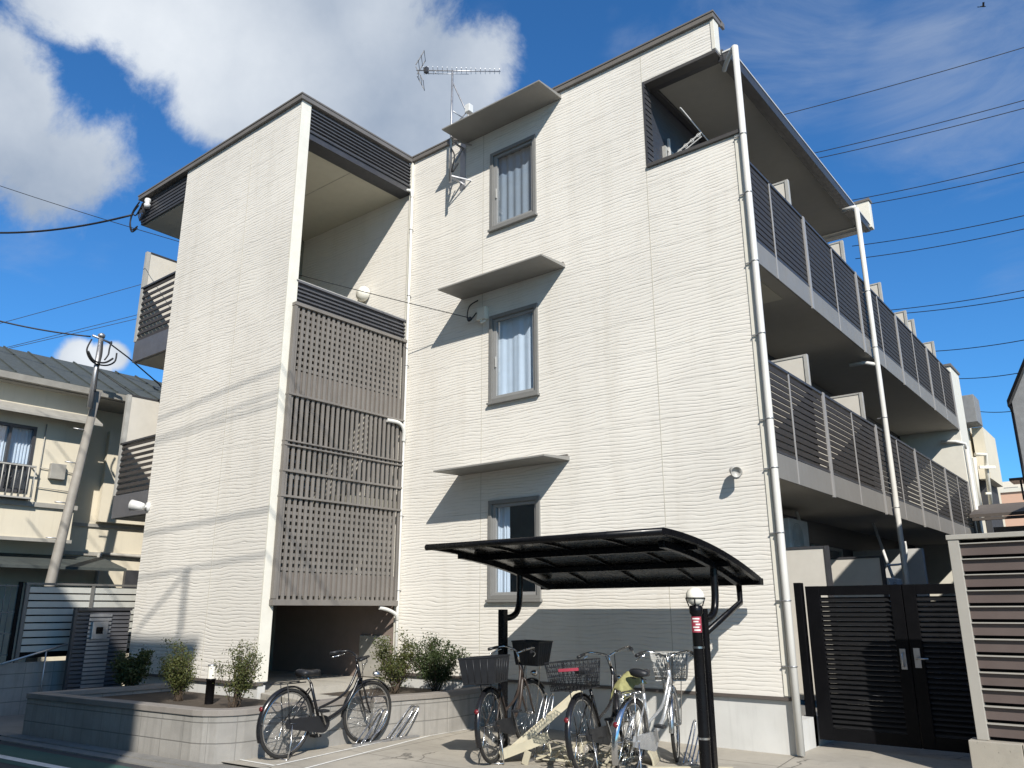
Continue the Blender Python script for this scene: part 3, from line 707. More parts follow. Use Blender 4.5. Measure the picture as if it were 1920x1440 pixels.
MB().lathe(p+Vector((0,-.035,0)), [(.13, 0), (.14, .05), (.12, .10), (.07, .135), (0, .145)], 18, (0,-1,0)).build('shade', M['globe'], t)
# cable entry under the middle hood
t = thing('cable_entry_box', 'small cream cable entry box shaded by the middle window hood', 'junction box', (-4.15, 0, 5.68))
MB().box(-4.24, -4.06, -.09, 0, 5.60, 5.80).build('box', M['trim'], t, .012)
MB().tube(spline([(-4.22, -.1, 5.72), (-4.32, -.14, 5.60), (-4.38, -.13, 5.68), (-4.36, -.1, 5.86), (-4.25, -.03, 5.95)]), .010, 6).build('cable_loop', M['wire'], t)
MB().lathe((-4.34, -.12, 5.64), [(0,-.03), (.03,-.03), (.035, 0), (.03, .03), (0, .03)], 10, (1,0,.3)).build('insulator', M['dark'], t)
MB().tube(spline([(-4.16, -.06, 5.60), (-4.14, -.08, 5.55), (-4.08, -.05, 5.58)]), .018, 8).build('conduit', M['trim'], t)
# tv antenna
ax, ay = -4.63, -.30
t = thing('tv_antenna', 'silver yagi television antenna on a mast bracketed to the facade top', 'antenna', (ax, ay, 8.2))
MB().tube([(ax, ay, 7.98), (ax, ay, 10.07)], [.022, .018], 8).build('mast', M['steel'], t)
m = MB()
for z in (8.1, 8.75): m.bar((ax-.02, ay, z), (ax-.02, 0, z), .025, .025); m.bar((ax, ay, z), (ax+.18, 0, z-.02), .018, .018)
m.bar((ax, ay, 8.2), (ax, 0, 8.75), .02, .02); m.box(ax-.06, ax+.06, -.008, 0, 7.98, 8.86)
m.build('wall_bracket', M['steel'], t)
m = MB(); m.tube([(ax, ay, 9.85), (ax+.12, .15, 9.1), (ax+.18, .22, 8.9)], .012, 6); m.tube([(ax, ay, 9.3), (ax+.06, .0, 9.25)], .01, 6); m.build('stay', M['steel'], t)
bd = Vector((math.cos(rad(40)), math.sin(rad(40)), 0)); pp = Vector((-bd.y, bd.x, 0)); b0 = Vector((ax, ay, 10.06)); m = MB()
m.tube([b0-bd*.60, b0+bd*.80], .011, 6); bo = m.build('boom', M['steel'], t)
m = MB()
for i in range(17): q = b0-bd*.48+bd*(1.26*i/16); m.tube([q-pp*(.105-.0025*i), q+pp*(.105-.0025*i)], .0045, 5)
q = b0-bd*.33-Vector((0,0,.06)); m.tube([q-bd*.1, q+bd*.6], .006, 5); m.tube([q+bd*.05, q+bd*.05+Vector((0,0,.06))], .008, 5)
m.build('director', M['steel'], bo)
m = MB(); e = b0-bd*.60
for s in (1, -1):
    a = e+Vector((0,0,.02*s)); b = a+Vector((0,0,.27*s))+bd*.13
    m.bar(a-pp*.12, b-pp*.12, .012, .012); m.bar(a+pp*.12, b+pp*.12, .012, .012)
    for f in (.3, .65, 1): q = a.lerp(b, f); m.tube([q-pp*.14, q+pp*.14], .005, 5)
m.box(e.x+.1, e.x+.16, e.y+.07, e.y+.13, e.z-.05, e.z+.05)
m.build('reflector', M['dark'], t)
m = MB(); q = Vector((ax, ay, 8.95)); m.tube([q, q+Vector((.38, -.02, .17))], .010, 6); m.build('side_arm', M['steel'], t); m = MB(); m.box(ax+.34, ax+.44, ay-.06, ay+.04, 9.08, 9.22); m.build('amplifier', M['whitebox'], t, .01); m = MB(); m.tube(spline([(ax, ay, 8.6), (ax+.1, ay-.02, 8.4), (ax+.03, ay, 8.15), (ax+.12, ay+.05, 8.3)]), .012, 6); m.build('lead', M['wire'], t)

# roof corner cable bracket on the left
t = thing('cable_bracket', 'white insulator with black cable loops at the left roof corner', 'cable bracket', (-10.7, -2.35, 8.7))
MB().lathe((-10.42, -2.36, 8.72), [(0,-.09), (.05,-.09), (.06,-.02), (.035, 0), (.06, .04), (.05, .09), (0, .1)], 12).build('insulator', M['whitebox'], t)
m = MB()
for i, (r, z) in enumerate(((.25, 8.62), (.22, 8.58))):
    m.tube(spline([(-10.75-.02*i, -2.36, z+r), (-10.95, -2.37, z+.1), (-11.0, -2.37, z-.1), (-10.88, -2.37, z-.3), (-10.7, -2.36, z-.28)]), .014, 6)
for i in range(6): m.tube([(-10.72+.05*i, -2.32, 8.85), (-10.76+.06*i, -2.35, 8.6), (-10.7+.03*i, -2.33, 8.46)], .010, 5)
m.tube(spline([(-10.96, -2.37, 8.7), (-10.8, -2.37, 8.6), (-10.6, -2.36, 8.78), (-10.45, -2.36, 8.74)]), .012, 6)
m.build('cable_loop', M['wire'], t)
def ext(pts, k=9.0): return [pts[0]+(pts[0]-pts[1]).normalized()*k]+pts
def cable(label, pts, r, cat='cable', group=None, mat='wire', n=6):
    o = MB().tube(pts, r, n).build('overhead_cable', M[mat], None, loc=pts[0]); return tag(o, label, cat, group)
cable('thin service cable crossing the projecting block to the middle hood', ext(sag(at(-60, 328, 15.5), Vector((-4.34, -.12, 5.66)), .12, 20)), .006)
cable('thick black cable rising from the left edge to the roof corner', ext(sag(at(-80, 432, 16.5), Vector((-10.96, -2.37, 8.66)), .18, 16)), .02)
cable('black cable drooping from the left edge to the leaning pole top', ext(sag(at(-60, 586, 15.0), at(170, 631, 15.4), .06, 16)), .016)
cable('black cable from the leaning pole top down behind the left balcony', [at(203, 642, 15.4), at(240, 670, 15.9), at(298, 720, 17), at(420, 880, 19)], .014)
cable('thin slack wire from the leaning pole along the green roof', [at(185, 695, 15.35), at(232, 728, 15.5), at(300, 775, 15.8)], .008)

# power lines far behind
pl = [((1447,217),(1920,82)), ((1510,287),(1920,181)), ((1515,297),(1920,196)), ((1590,373),(1920,297)), ((1600,384),(1920,315)), ((1655,450),(1920,397)), ((1660,474),(1920,422)),
      ((1675,577),(1920,537)), ((1690,584),(1920,550)), ((1745,655),(1920,630)), ((1797,706),(1920,690)), ((1840,768),(1920,760))]
ords = ['topmost', 'second', 'third', 'fourth', 'fifth', 'sixth', 'seventh', 'eighth', 'ninth', 'tenth', 'eleventh', 'lowest']
for i, ((a, b), (c_, d)) in enumerate(pl):
    p, q = at(a, b, 62), at(c_, d, 55); dd = q-p
    cable('%s of the power lines in the sky right of the block, counting down' % ords[i] if i not in (0, 11) else '%s of the power lines in the sky right of the block' % ords[i], sag(p-dd*.25, q+dd*.5, .35, 20), .030, 'power line', 'power lines right of the block')
for i, ((a, b), (c_, d)) in enumerate([((0,602),(258,533)), ((0,650),(250,590)), ((20,648),(250,597))]):
    p, q = at(a, b, 58), at(c_, d, 62); dd = q-p
    cable(['upper of the thin power lines behind the left balconies', 'middle one of the thin power lines behind the left balconies', 'lowest of the thin power lines behind the left balconies'][i], sag(p-dd*2.5, q+dd*.6, .2, 16), .024, 'power line', 'power lines left of the block')
# bird
p = at(1843, 12, 40); m = MB()
m.tube([p+RGT*-.14, p+RGT*-.05, p+RGT*.06, p+RGT*.16], [.008, .035, .035, .006], 8)
m.add([p+FWD*.03+RGT*-.05, p+FWD*.03+RGT*.05, p+FWD*.3+Vector((0,0,.1))-RGT*.08, p+FWD*.22+Vector((0,0,.12))-RGT*.14, p-FWD*.03+RGT*-.05, p-FWD*.03+RGT*.05, p-FWD*.3+Vector((0,0,.1))-RGT*.08, p-FWD*.22+Vector((0,0,.12))-RGT*.14,
       p+FWD*.03+RGT*-.05-Vector((0,0,.015)), p+FWD*.03+RGT*.05-Vector((0,0,.015)), p-FWD*.03+RGT*-.05-Vector((0,0,.015)), p-FWD*.03+RGT*.05-Vector((0,0,.015))], [(0,1,2,3), (7,6,5,4), (8,3,2,9), (10,11,6,7)])
tag(m.build('bird', M['wire'], None, loc=p), 'tiny dark bird flying in the top right corner of the sky', 'bird')

# ================================================================ planters, landing
CZ = .47
outer = [(-7.72, -4.20), (-4.75, -3.90)] + [tuple(Vector((-4.62, -3.47, 0))+Vector((math.sin(a), -math.cos(a), 0))*.42)[:2] for a in [rad(q) for q in (8, 25, 45, 65, 82)]] + [(-4.14, -1.96)]
def offset_poly(pl, d):
    out = []
    for i, p in enumerate(pl):
        a = Vector(pl[max(i-1, 0)]); b = Vector(pl[min(i+1, len(pl)-1)]); t_ = (b-a).normalized(); n = Vector((-t_.y, t_.x)); out.append(tuple(Vector(p)+n*d))
    return out
def wallstrip(mb, line, d0, d1, z0, z1):
    A, Bq = offset_poly(line, d0), offset_poly(line, d1); mb.poly(A+Bq[::-1], z0, z1)
t = thing('block_planter', 'long grey block planter with rounded corner in front of the projecting block', 'planter', (-5.5, -3.5, 0))
m = MB(); wallstrip(m, outer, 0, .14, -.05, CZ-.06); m.box(-7.72, -7.58, -4.05, -2.4, -.05, CZ-.06); m.build('wall', M['block'], t)
m = MB(); wallstrip(m, outer, -.018, .16, CZ-.059, CZ); m.box(-7.74, -7.56, -4.03, -2.4, CZ-.059, CZ-.001); m.build('coping', M['blockcap'], t, .006)
MB().poly([(-7.6,-4.05), (-4.72,-3.76), (-4.35,-3.45), (-4.35,-2.58), (-5.6,-2.34), (-7.6,-2.34)], .1, .37).build('soil', M['soil'], t)
right_ = [(-4.08, -1.95), (-3.98, -1.55), (-3.88, -1.22), (-3.84, -.95), (-3.86, -.6), (-3.9, -.02)]
t = thing('block_planter', 'low grey block planter against the main facade left of the cycle shelter', 'planter', (-4.6, -1, 0))
m = MB(); wallstrip(m, right_, 0, .13, -.05, CZ-.07); m.build('wall', M['block'], t)
m = MB(); wallstrip(m, right_, -.018, .15, CZ-.069, CZ-.01); m.build('coping', M['blockcap'], t, .006)
MB().poly([(-5.75,-1.9), (-4.2,-1.9), (-4.0,-1.2), (-4.0,-.03), (-5.75,-.03)], .1, .36).build('soil', M['soil'], t)
t = thing('entrance_step', 'pale concrete entrance landing at the foot of the stairwell', 'step', (-5, -2.2, 0))
MB().box(-8.8, -5.76, -2.16, -.0, .05, .45).build('floor', M['landing'], t)
MB().poly([(-5.759,-2.3), (-4.37,-2.56), (-4.32,-1.98), (-5.759,-1.93)], -.02, .44).build('landing', M['landing'], t, .01)

# shrubs
def bush(label, p, w_, h, n, seed, mat, leaf=.022, airy=.5):
    rnd = random.Random(seed); p = Vector(p); t = thing('shrub', label, 'shrub', p, group='shrubs in the block planters')
    st_ = MB(); tips = []
    for i in range(24):
        a = rnd.random()*6.28; rr = w_*.5*math.sqrt(rnd.random())
        top = p+Vector((math.cos(a)*rr, math.sin(a)*rr, h*rnd.uniform(.55, 1.08)*(1-.25*(rr/(w_*.5))**2)))
        mid = p.lerp(top, .5)+Vector((rnd.uniform(-.05, .05), rnd.uniform(-.05, .05), 0))-Vector((math.cos(a), math.sin(a), 0))*rr*.12
        pts = spline([p+Vector((rnd.uniform(-.05,.05), rnd.uniform(-.05,.05), 0)), mid, top], 4); st_.tube(pts, [.006-.0045*k/(len(pts)-1) for k in range(len(pts))], 4); tips.append(pts)
        for q in range(3):
            b = pts[rnd.randint(3, len(pts)-2)]; e = b+Vector((rnd.gauss(0,.07), rnd.gauss(0,.07), rnd.uniform(.02, .12))); st_.tube([b, e], [.003, .001], 3); tips.append([b, e])
    st_.build('stem', M['twig'], t)
    lf = MB(); vs = []; fs = []
    for i in range(int(n*1.7)):
        pts = rnd.choice(tips); f = rnd.random()**airy; k_ = f*(len(pts)-1); a = int(min(k_, len(pts)-2)); b = pts[a].lerp(pts[a+1], k_-a)
        if (b.z-p.z)/h < .10+.2*rnd.random(): continue
        b = b+Vector((rnd.gauss(0, .036), rnd.gauss(0, .036), rnd.gauss(0, .028)))
        d = Vector((rnd.gauss(0,1), rnd.gauss(0,1), rnd.gauss(.3,.8))).normalized(); s = d.orthogonal().normalized(); s.rotate(Matrix.Rotation(rnd.random()*6.28, 3, d))
        l_ = leaf*rnd.uniform(.7, 1.5); wd = l_*.28; nn = d.cross(s)*l_*.12; o = len(vs)
        vs += [b, b+d*l_*.5+s*wd+nn, b+d*l_, b+d*l_*.5-s*wd+nn]; fs.append((o, o+1, o+2, o+3))
    lf.add(vs, fs); lf.build('foliage', mat, t)
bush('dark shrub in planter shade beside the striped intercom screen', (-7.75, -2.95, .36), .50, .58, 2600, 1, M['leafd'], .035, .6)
bush('round olive shrub standing alone left of the black bollard light', (-6.33, -3.05, .36), .50, .66, 3600, 2, M['leaf'], .022, .6)
bush('thin twiggy shrub right of the black bollard light', (-5.08, -3.1, .36), .48, .74, 2400, 3, M['leaf'], .022, .55)
bush('loose green shrub beside the stair entrance in the low planter', (-5.02, -.75, .35), .68, .74, 3000, 4, M['leaf'], .026, .5)
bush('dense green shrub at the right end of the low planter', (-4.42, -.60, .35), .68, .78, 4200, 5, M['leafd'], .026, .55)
# bollard light
p = hit(391, 1325, 'y', -3.0); p.z = .36; t = thing('bollard_light', 'short black bollard light with clear top standing in the long planter', 'light', p)
MB().lathe(p, [(.05, 0), (.05, .27), (.056, .27), (.056, .29), (0, .29)], 20).build('post', M['black'], t)
MB().lathe(p, [(.045, .29), (.045, .43)], 20).build('lens', M['globe'], t)
MB().lathe(p, [(.05, .43), (.05, .445), (0, .45)], 20).build('cap', M['steel'], t)

# ================================================================ cycle shelter
t = thing('cycle_shelter', 'black cycle shelter with curved roof and S shaped arms on two posts', 'shelter', (-1.5, -1.3, 0))
X0, X1 = -2.86, -.10
def arc(y):
    f = (y+.3)/(-2.35+.3); return 1.70+.36*f+.30*f*(1-f)
ys = [-.3-2.05*i/14 for i in range(15)]
m = MB()
m.extr([(X0+.03, y, arc(y)) for y in ys]+[(X0+.03, y, arc(y)+.012) for y in ys[::-1]], (X1-X0-.06, 0, 0)); m.build('roof', M['portroof'], t)
for x in (X0, X1):
    m = MB(); m.extr([(x-.025, y, arc(y)-.03) for y in ys]+[(x-.025, y, arc(y)+.03) for y in ys[::-1]], (.05, 0, 0)); m.build('roof_frame', M['black'], t, .004)
m = MB(); m.tube([(X0-.03, -2.37, arc(-2.35)-.005), (X1+.03, -2.37, arc(-2.35)-.005)], .034, 10); m.build('roof_frame', M['black'], t)
m = MB(); m.box(X0-.03, X1+.03, -.36, -.26, 1.655, 1.725); m.build('gutter', M['black'], t, .008)
for y in (-.95, -1.65):
    MB().box(X0+.03, X1-.03, y-.03, y+.03, arc(y)-.06, arc(y)-.004).build('purlin', M['black'], t)
m = MB()
for i in range(1, 4):
    x = X0+(X1-X0)*i/4; m.extr([(x-.012, y, arc(y)-.022) for y in ys]+[(x-.012, y, arc(y)-.003) for y in ys[::-1]], (.024, 0, 0))
m.build('rib', M['black'], t)
PX = (-2.70, -.27)
for x in PX:
    MB().box(x-.04, x+.04, -1.36, -1.28, 0, 1.42).build('post', M['black'], t, .006)
    MB().box(x-.025, x+.025, -2.1, -.45, 0, 0) if False else None
    m = MB(); m.extr([(x-.03, y, arc(y)-.10) for y in ys[1:-2]]+[(x-.03, y, arc(y)-.035) for y in ys[1:-2][::-1]], (.06, 0, 0)); m.build('rafter', M['black'], t, .004)
    MB().tube(spline([(x, -1.29, 1.33), (x, -1.18, 1.335), (x, -1.07, 1.39), (x, -1.02, 1.52), (x, -1.01, 1.70), (x, -1.01, arc(-1.01)-.08)], 5), .036, 10).build('arm', M['black'], t)
q1, q2 = hit(1388, 1130, 'x', -.27), hit(1388, 1093, 'x', -.27); q2.y = q1.y
m = MB(); m.tube([(-.27, -1.28, 1.20), (-.27, q1.y, q1.z), (-.27, q1.y, 1.68)], .030, 8); m.build('drain_pipe', M['black'], t)
# garden lamp
p = Vector((-.26, -1.47, 0)); t = thing('garden_lamp', 'black garden lamp post with white globe and red label by the cycle shelter', 'lamp', p)
MB().lathe(p, [(.052, 0), (.050, .7), (.046, 1.36), (.060, 1.38), (.064, 1.43), (.05, 1.45)], 18).build('post', M['black'], t)
MB().lathe(p+Vector((0,0,1.53)), [(.085*math.cos(a), .085*math.sin(a)) for a in [rad(-75+165*i/14) for i in range(15)]], 24).build('globe', M['globe'], t)
m = MB(); m.ring(p+Vector((0,0,1.515)), (0,0,1), .087, .006, 28, 6)
for i in range(4): a = i*1.57+.4; m.tube([p+Vector((math.cos(a)*.06, math.sin(a)*.06, 1.44)), p+Vector((math.cos(a)*.087, math.sin(a)*.087, 1.515))], .006, 5)
m.build('globe_holder', M['black'], t)
for z in (.30, 1.07):
    MB().lathe(p+Vector((0,0,z)), [(.053, 0), (.053, .018)], 18).build('band', M['chrome'], t)
def lab(z0, z1, r, a0, a1, mat, parent, name):
    n = 8; vs = []
    for z in (z0, z1):
        for i in range(n+1): a = a0+(a1-a0)*i/n; vs.append(p+Vector((math.cos(a)*r, math.sin(a)*r, z)))
    return MB().add(vs, [(i, i+1, n+2+i, n+1+i) for i in range(n)], True).build(name, mat, parent)
aim = math.atan2(CAM.y-p.y, CAM.x-p.x)
lb = lab(1.21, 1.35, .0525, aim-1.1, aim+.9, M['red'], t, 'label')
for z, a, b in ((1.325, -.8, .5), (1.30, -.6, .3), (1.275, -.2, .6), (1.25, -.7, .4), (1.225, -.5, .6)): lab(z, z+.012, .0533, aim+a, aim+b, M['white'], lb, 'label_print')

# ================================================================ bicycles
def wheel_parts(t, c, steer_xf, R, rimmat, front):
    wn = MB(steer_xf); wn.ring(c, (0,1,0), R-.017, .0175, 44, 8); o = wn.build('wheel', M['tyre'], t)
    r = MB(steer_xf); r.ring(c, (0,1,0), R-.040, .010, 44, 6); r.build('rim', rimmat, o)
    s = MB(steer_xf); c = Vector(c); n = 28
    for i in range(n):
        a = 2*math.pi*i/n; b = a+(.5 if i % 2 else -.5); sy = .03 if (i//2) % 2 else -.03
        s.tube([c+Vector((math.cos(b)*.018, sy, math.sin(b)*.018)), c+Vector((math.cos(a)*(R-.045), 0, math.sin(a)*(R-.045)))], .0013, 3)
    s.build('spokes', M['chrome'], o)
    h = MB(steer_xf); h.lathe(c-Vector((0,.05,0)), [(0,0), (.012,0), (.014,.015), (.022,.02), (.016,.03), (.016,.07), (.022,.08), (.014,.085), (.012,.1), (0,.1)], 12, (0,1,0)); h.build('hub', M['chrome'], o)
def arcstrip(mb, c, R, a0, a1, wd, n=22, edge=.014):
    c = Vector(c); vs = []; fs = []
    for i in range(n+1):
        a = a0+(a1-a0)*i/n; d = Vector((math.cos(a), 0, math.sin(a)))
        for (y, dr) in ((-wd, -edge), (-wd*.6, 0), (0, .004), (wd*.6, 0), (wd, -edge)): vs.append(c+d*(R+dr)+Vector((0,y,0)))
    for i in range(n):
        for j in range(4): fs.append((i*5+j, i*5+j+1, (i+1)*5+j+1, (i+1)*5+j))
    mb.add(vs, fs, True)
def basket_mesh(mb, x0, x1, wy, z0, z1, wire, taper=.8, r=.0028, n=9):
    def P(u, v, f): # f height 0..1
        k = taper+(1-taper)*f; xm = (x0+x1)/2
        return Vector((xm+(u-.5)*(x1-x0)*k, (v-.5)*2*wy*k, z0+(z1-z0)*f))
    if wire:
        for f in [i/6 for i in range(7)]: mb.tube([P(0,0,f), P(1,0,f), P(1,1,f), P(0,1,f)], r*(1.7 if f in (0, 1) else 1), 4, closed=True, smooth=False)
        for i in range(n+1):
            q = i/n
            for a, b in (((q,0),(q,0)), ((q,1),(q,1)), ((0,q),(0,q)), ((1,q),(1,q))): mb.tube([P(*a,0), P(*b,1)], r, 3)
            mb.tube([P(q,0,0), P(q,1,0)], r, 3); mb.tube([P(0,q,0), P(1,q,0)], r, 3)
            # diamond mesh
            for s in (1, -1):
                q2 = min(1, max(0, q+.35*s)); mb.tube([P(q,0,0), P(q2,0,1)], r*.8, 3); mb.tube([P(q,1,0), P(q2,1,1)], r*.8, 3); mb.tube([P(0,q,0), P(0,q2,1)], r*.8, 3); mb.tube([P(1,q,0), P(1,q2,1)], r*.8, 3)
    else:
        vs = [P(u,v,f) for f in (0, 1) for u, v in ((0,0),(1,0),(1,1),(0,1))]
        inn = [Vector((xx.x*.96+(x0+x1)/2*.04, xx.y*.95, xx.z+(.01 if i < 4 else 0))) for i, xx in enumerate(vs)]
        mb.add(vs+inn, [(0,3,2,1), (0,1,5,4), (1,2,6,5), (2,3,7,6), (3,0,4,7), (8,9,10,11), (8,12,13,9), (9,13,14,10), (10,14,15,11), (11,15,12,8), (4,5,13,12), (5,6,14,13), (6,7,15,14), (7,4,12,15)])
        mb.tube([P(0,0,1), P(1,0,1), P(1,1,1), P(0,1,1)], .008, 6, closed=True, smooth=False)
        for i in range(1, 6):
            for v in (0, 1): mb.tube([P(i/6, v, .06), P(i/6, v, .94)], .005, 4)
        for i in range(1, 5):
            for u in (0, 1): mb.tube([P(u, i/5, .06), P(u, i/5, .94)], .005, 4)
def bicycle(label, p, q, frame, fender, saddle, lean=0, steer=0, front_basket=None, rear_basket=None, R=.335, rack=True, fend=True, wb=1.10, drop=0.0, bar='chrome'):
    p, q = Vector(p), Vector(q); d = q-p; rz = math.atan2(d.y, d.x)
    t = thing('bicycle', label, 'bicycle', (p.x, p.y, 0), rz, 'bicycles parked on the forecourt', rot=True); t.rotation_euler = (lean, 0, rz)
    rc = Vector((0, 0, R)); fc = Vector((wb, 0, R))
    hd0, hd1 = Vector((wb-.16, 0, R+.36)), Vector((wb-.225, 0, R+.52)); axd = (hd1-hd0).normalized()
    RM = Matrix.Rotation(steer, 3, axd)
    sx = lambda v: hd0+RM @ (v-hd0)
    wheel_parts(t, rc, None, R, M['chrome'], False); wheel_parts(t, fc, sx, R, M['chrome'], True)
    bb = Vector((.44, 0, .28)); stt = Vector((.27, 0, R+.36))
    f = MB(); f.tube([bb, stt], .016, 8); f.tube([hd0-axd*.03, hd1], .020, 10)
    f.tube(spline([hd0+axd*.02, Vector((.78, 0, .42)), bb], 6), .019, 8); f.tube(spline([hd1-axd*.05, Vector((.76, 0, .55)), bb.lerp(stt, .35)], 6), .014, 8)
    for s in (.055, -.055):
        f.tube([bb+Vector((0, s*.6, 0)), rc+Vector((0, s, 0))], .010, 6); f.tube([stt-Vector((0,-s*.3,.05)), rc+Vector((0, s, 0))], .008, 6)
    f.lathe(bb-Vector((0,.04,0)), [(0,0), (.024,0), (.024,.08), (0,.08)], 12, (0,1,0))
    f.build('frame', frame, t)
    fk = MB(sx)
    for s in (.05, -.05): fk.tube(spline([hd0+Vector((.0, s*.5, 0)), hd0.lerp(fc, .4)+Vector((-.01, s, 0)), hd0.lerp(fc, .75)+Vector((-.012, s, 0)), fc+Vector((0, s, 0))], 4), .011, 6)
    fk.tube([hd0+Vector((0,-.03,0)), hd0+Vector((0,.03,0))], .016, 6); fk.build('fork', frame, t)
    if fend:
        m = MB(); arcstrip(m, rc, R+.022, rad(10), rad(205), .028)
        for s in (.03, -.03): m.tube([rc+Vector((0,s*1.6,0)), rc+Vector((math.cos(rad(175))*(R+.015), s, math.sin(rad(175))*(R+.015)))], .0025, 4)
        m.build('fender', fender, t)
        m = MB(sx); arcstrip(m, fc, R+.022, rad(38), rad(185), .026)
        for s in (.03, -.03): m.tube([fc+Vector((0,s*1.6,0)), fc+Vector((math.cos(rad(170))*(R+.015), s, math.sin(rad(170))*(R+.015)))], .0025, 4)
        m.build('fender', fender, t)
    # chain case on the right side, cranks and pedals
    m = MB(); y = -.06
    pts = [rc+Vector((-.05,y,0)), rc+Vector((-.03,y,.045))] + [bb+Vector((math.cos(a)*.085, y, math.sin(a)*.085)) for a in [rad(100-20*i) for i in range(11)]] + [rc+Vector((-.03,y,-.045))]
    m.extr(pts, (0, .02, 0)); m.build('chain_case', M['plastic'] if frame != M['bikesilver'] else M['bikesilver'], t)
    for s, yy in ((1, .085), (-1, -.085)):
        m = MB(); a = rad(-62); e = bb+Vector((math.cos(a)*.165*s, yy, math.sin(a)*.165*s)); m.bar(bb+Vector((0,yy,0)), e, .014, .02, (0,1,0)); co = m.build('crank', M['chrome'], t)
        m = MB(); m.box(e.x-.045, e.x+.045, min(e.y, e.y+.09*s), max(e.y, e.y+.09*s), e.z-.012, e.z+.012); m.build('pedal', M['plastic'], co, .006)
    # saddle
    m = MB(); sp_ = stt+Vector((-.055, 0, .13-drop)); m.tube([stt, sp_], .013, 8); m.build('seat_post', M['chrome'], t)
    m = MB(); vs = []; n = 12; prof = [(-.13, .075, .012), (-.10, .095, .022), (-.04, .085, .012), (.03, .045, .006), (.09, .028, .01), (.14, .018, .004)]
    for (x, wy, zz) in prof:
        for k in range(n): a = 2*math.pi*k/n; vs.append(sp_+Vector((x+.02, math.cos(a)*wy, .035+zz+math.sin(a)*(.03 if math.sin(a) > 0 else .035))))
    fs = [(i*n+k, i*n+(k+1) % n, (i+1)*n+(k+1) % n, (i+1)*n+k) for i in range(len(prof)-1) for k in range(n)]+[tuple(range(n))[::-1], tuple(range((len(prof)-1)*n, len(prof)*n))]
    m.add(vs, fs, True)
    for s in (.03, -.03): m.ring(sp_+Vector((-.07, s*1.6, .0)), (0,0,1), .018, .005, 10, 4)
    m.build('saddle', saddle, t)
    # handlebar
    hs = hd1+axd*(.12-drop); m = MB(sx); m.tube([hd1, hs], .012, 8)
    gl = []
    for s in (1, -1):
        pts = spline([hs, hs+Vector((.04, .07*s, .03)), hs+Vector((.02, .20*s, .06)), hs+Vector((-.14, .27*s, .035))], 5); m.tube(pts, .0105, 8); gl.append((pts[-4], pts[-1], s))
    ho = m.build('handlebar', M[bar], t)
    for a, b, s in gl:
        MB(sx).tube([a, b+(b-a)*.2], .016, 8).build('grip', M['plastic'], ho)
        MB(sx).tube(spline([a+Vector((.03, -.03*s, -.02)), a+Vector((0, .02*s, -.045)), b+Vector((.02, .015*s, -.05))], 4), .006, 5).build('brake_lever', M['chrome'], ho)
    m = MB(sx); m.tube(spline([hs+Vector((.0,.1,.03)), hs+Vector((.10,.05,.0)), hd0+Vector((.05,.02,.02)), fc+Vector((-.13,.03,.33))], 5), .004, 4); m.tube(spline([hs+Vector((.0,-.1,.03)), hs+Vector((.12,-.04,.02)), hd0+Vector((-.02,-.02,.0))], 5), .004, 4); m.build('brake_cable', M['wire'], ho)
    m = MB(sx); m.lathe(fc+Vector((.06, .0, R+.07)), [(0,-.04), (.022,-.035), (.034, .02), (.036, .03), (0, .034)], 14, (1,0,-.1)); m.build('headlight', M['chrome'], t)
    if front_basket:
        hb = .66 if front_basket[0] else .74
        m = MB(sx); basket_mesh(m, wb-.12, wb+.17, .18, R+hb-.25, R+hb, front_basket[0], r=.0036); bo = m.build('basket', front_basket[1], t)
        m = MB(sx); m.tube([fc+Vector((.02,.06,0)), fc+Vector((.05,.1,R+.2)), Vector((wb,.1,R+.42))], .005, 5); m.tube([fc+Vector((.02,-.06,0)), fc+Vector((.05,-.1,R+.2)), Vector((wb,-.1,R+.42))], .005, 5); m.build('basket_stay', M['chrome'], t)
    if rack:
        m = MB(); z = 2*R+.055
        m.tube([(.16,.05,z), (-.20,.055,z), (-.23,.03,z), (-.23,-.03,z), (-.20,-.055,z), (.16,-.05,z)], .006, 6)
        for x in (-.12, 0, .1): m.tube([(x,.055,z), (x,-.055,z)], .004, 5)
        for s in (.06, -.06): m.tube([rc+Vector((0,s,0)), (-.08,s*.9,z)], .005, 5)
        m.build('rear_rack', M['chrome'] if frame == M['bikesilver'] else M['plastic'], t)
    if rear_basket:
        z = 2*R+.06; m = MB(); basket_mesh(m, -.28, .12, .19, z, z+.24, rear_basket[0], .86); bo = m.build('basket', rear_basket[1], t)
        if len(rear_basket) > 2:
            m = MB(); m.box(-.30, -.285, -.14, .05, z+.16, z+.185); m.build('red_strip', M['red'], bo)
    m = MB(); m.tube([rc+Vector((.02,.07,-.01)), (-.0,.10,.16), (-.05,.13,.0)], .007, 6); m.tube([rc+Vector((.02,-.07,-.01)), (.0,-.10,.16), (-.05,-.13,.0)], .007, 6); m.tube([(-.05,.13,.008), (-.05,-.13,.008)], .006, 6); m.build('kickstand', M['chrome'], t)
    m = MB(); m.lathe((-R*.93-.02, 0, R+.16), [(0,0), (.022,0), (.022,.012), (0,.014)], 12, (-1,0,.2)); m.build('reflector', M['reflector'], t)
    return t
bicycle('black city bicycle on its stand alone in front of the block planter', (-3.95,-3.24), (-4.02,-2.03), M['bikeblack'], M['bikeblack'], M['plastic'], lean=rad(3), steer=rad(-8), wb=1.13, R=.328, drop=.07, bar='bikeblack')
bicycle('brown bicycle with orange saddle and two dark boxes under the shelter', (-2.13,-2.16), (-2.5,-1.0), M['bikebrown'], M['bikeblack'], M['orange'], lean=rad(-4), steer=rad(-14), front_basket=(False, M['plastic']), rear_basket=(False, M['plastic']), wb=1.12)
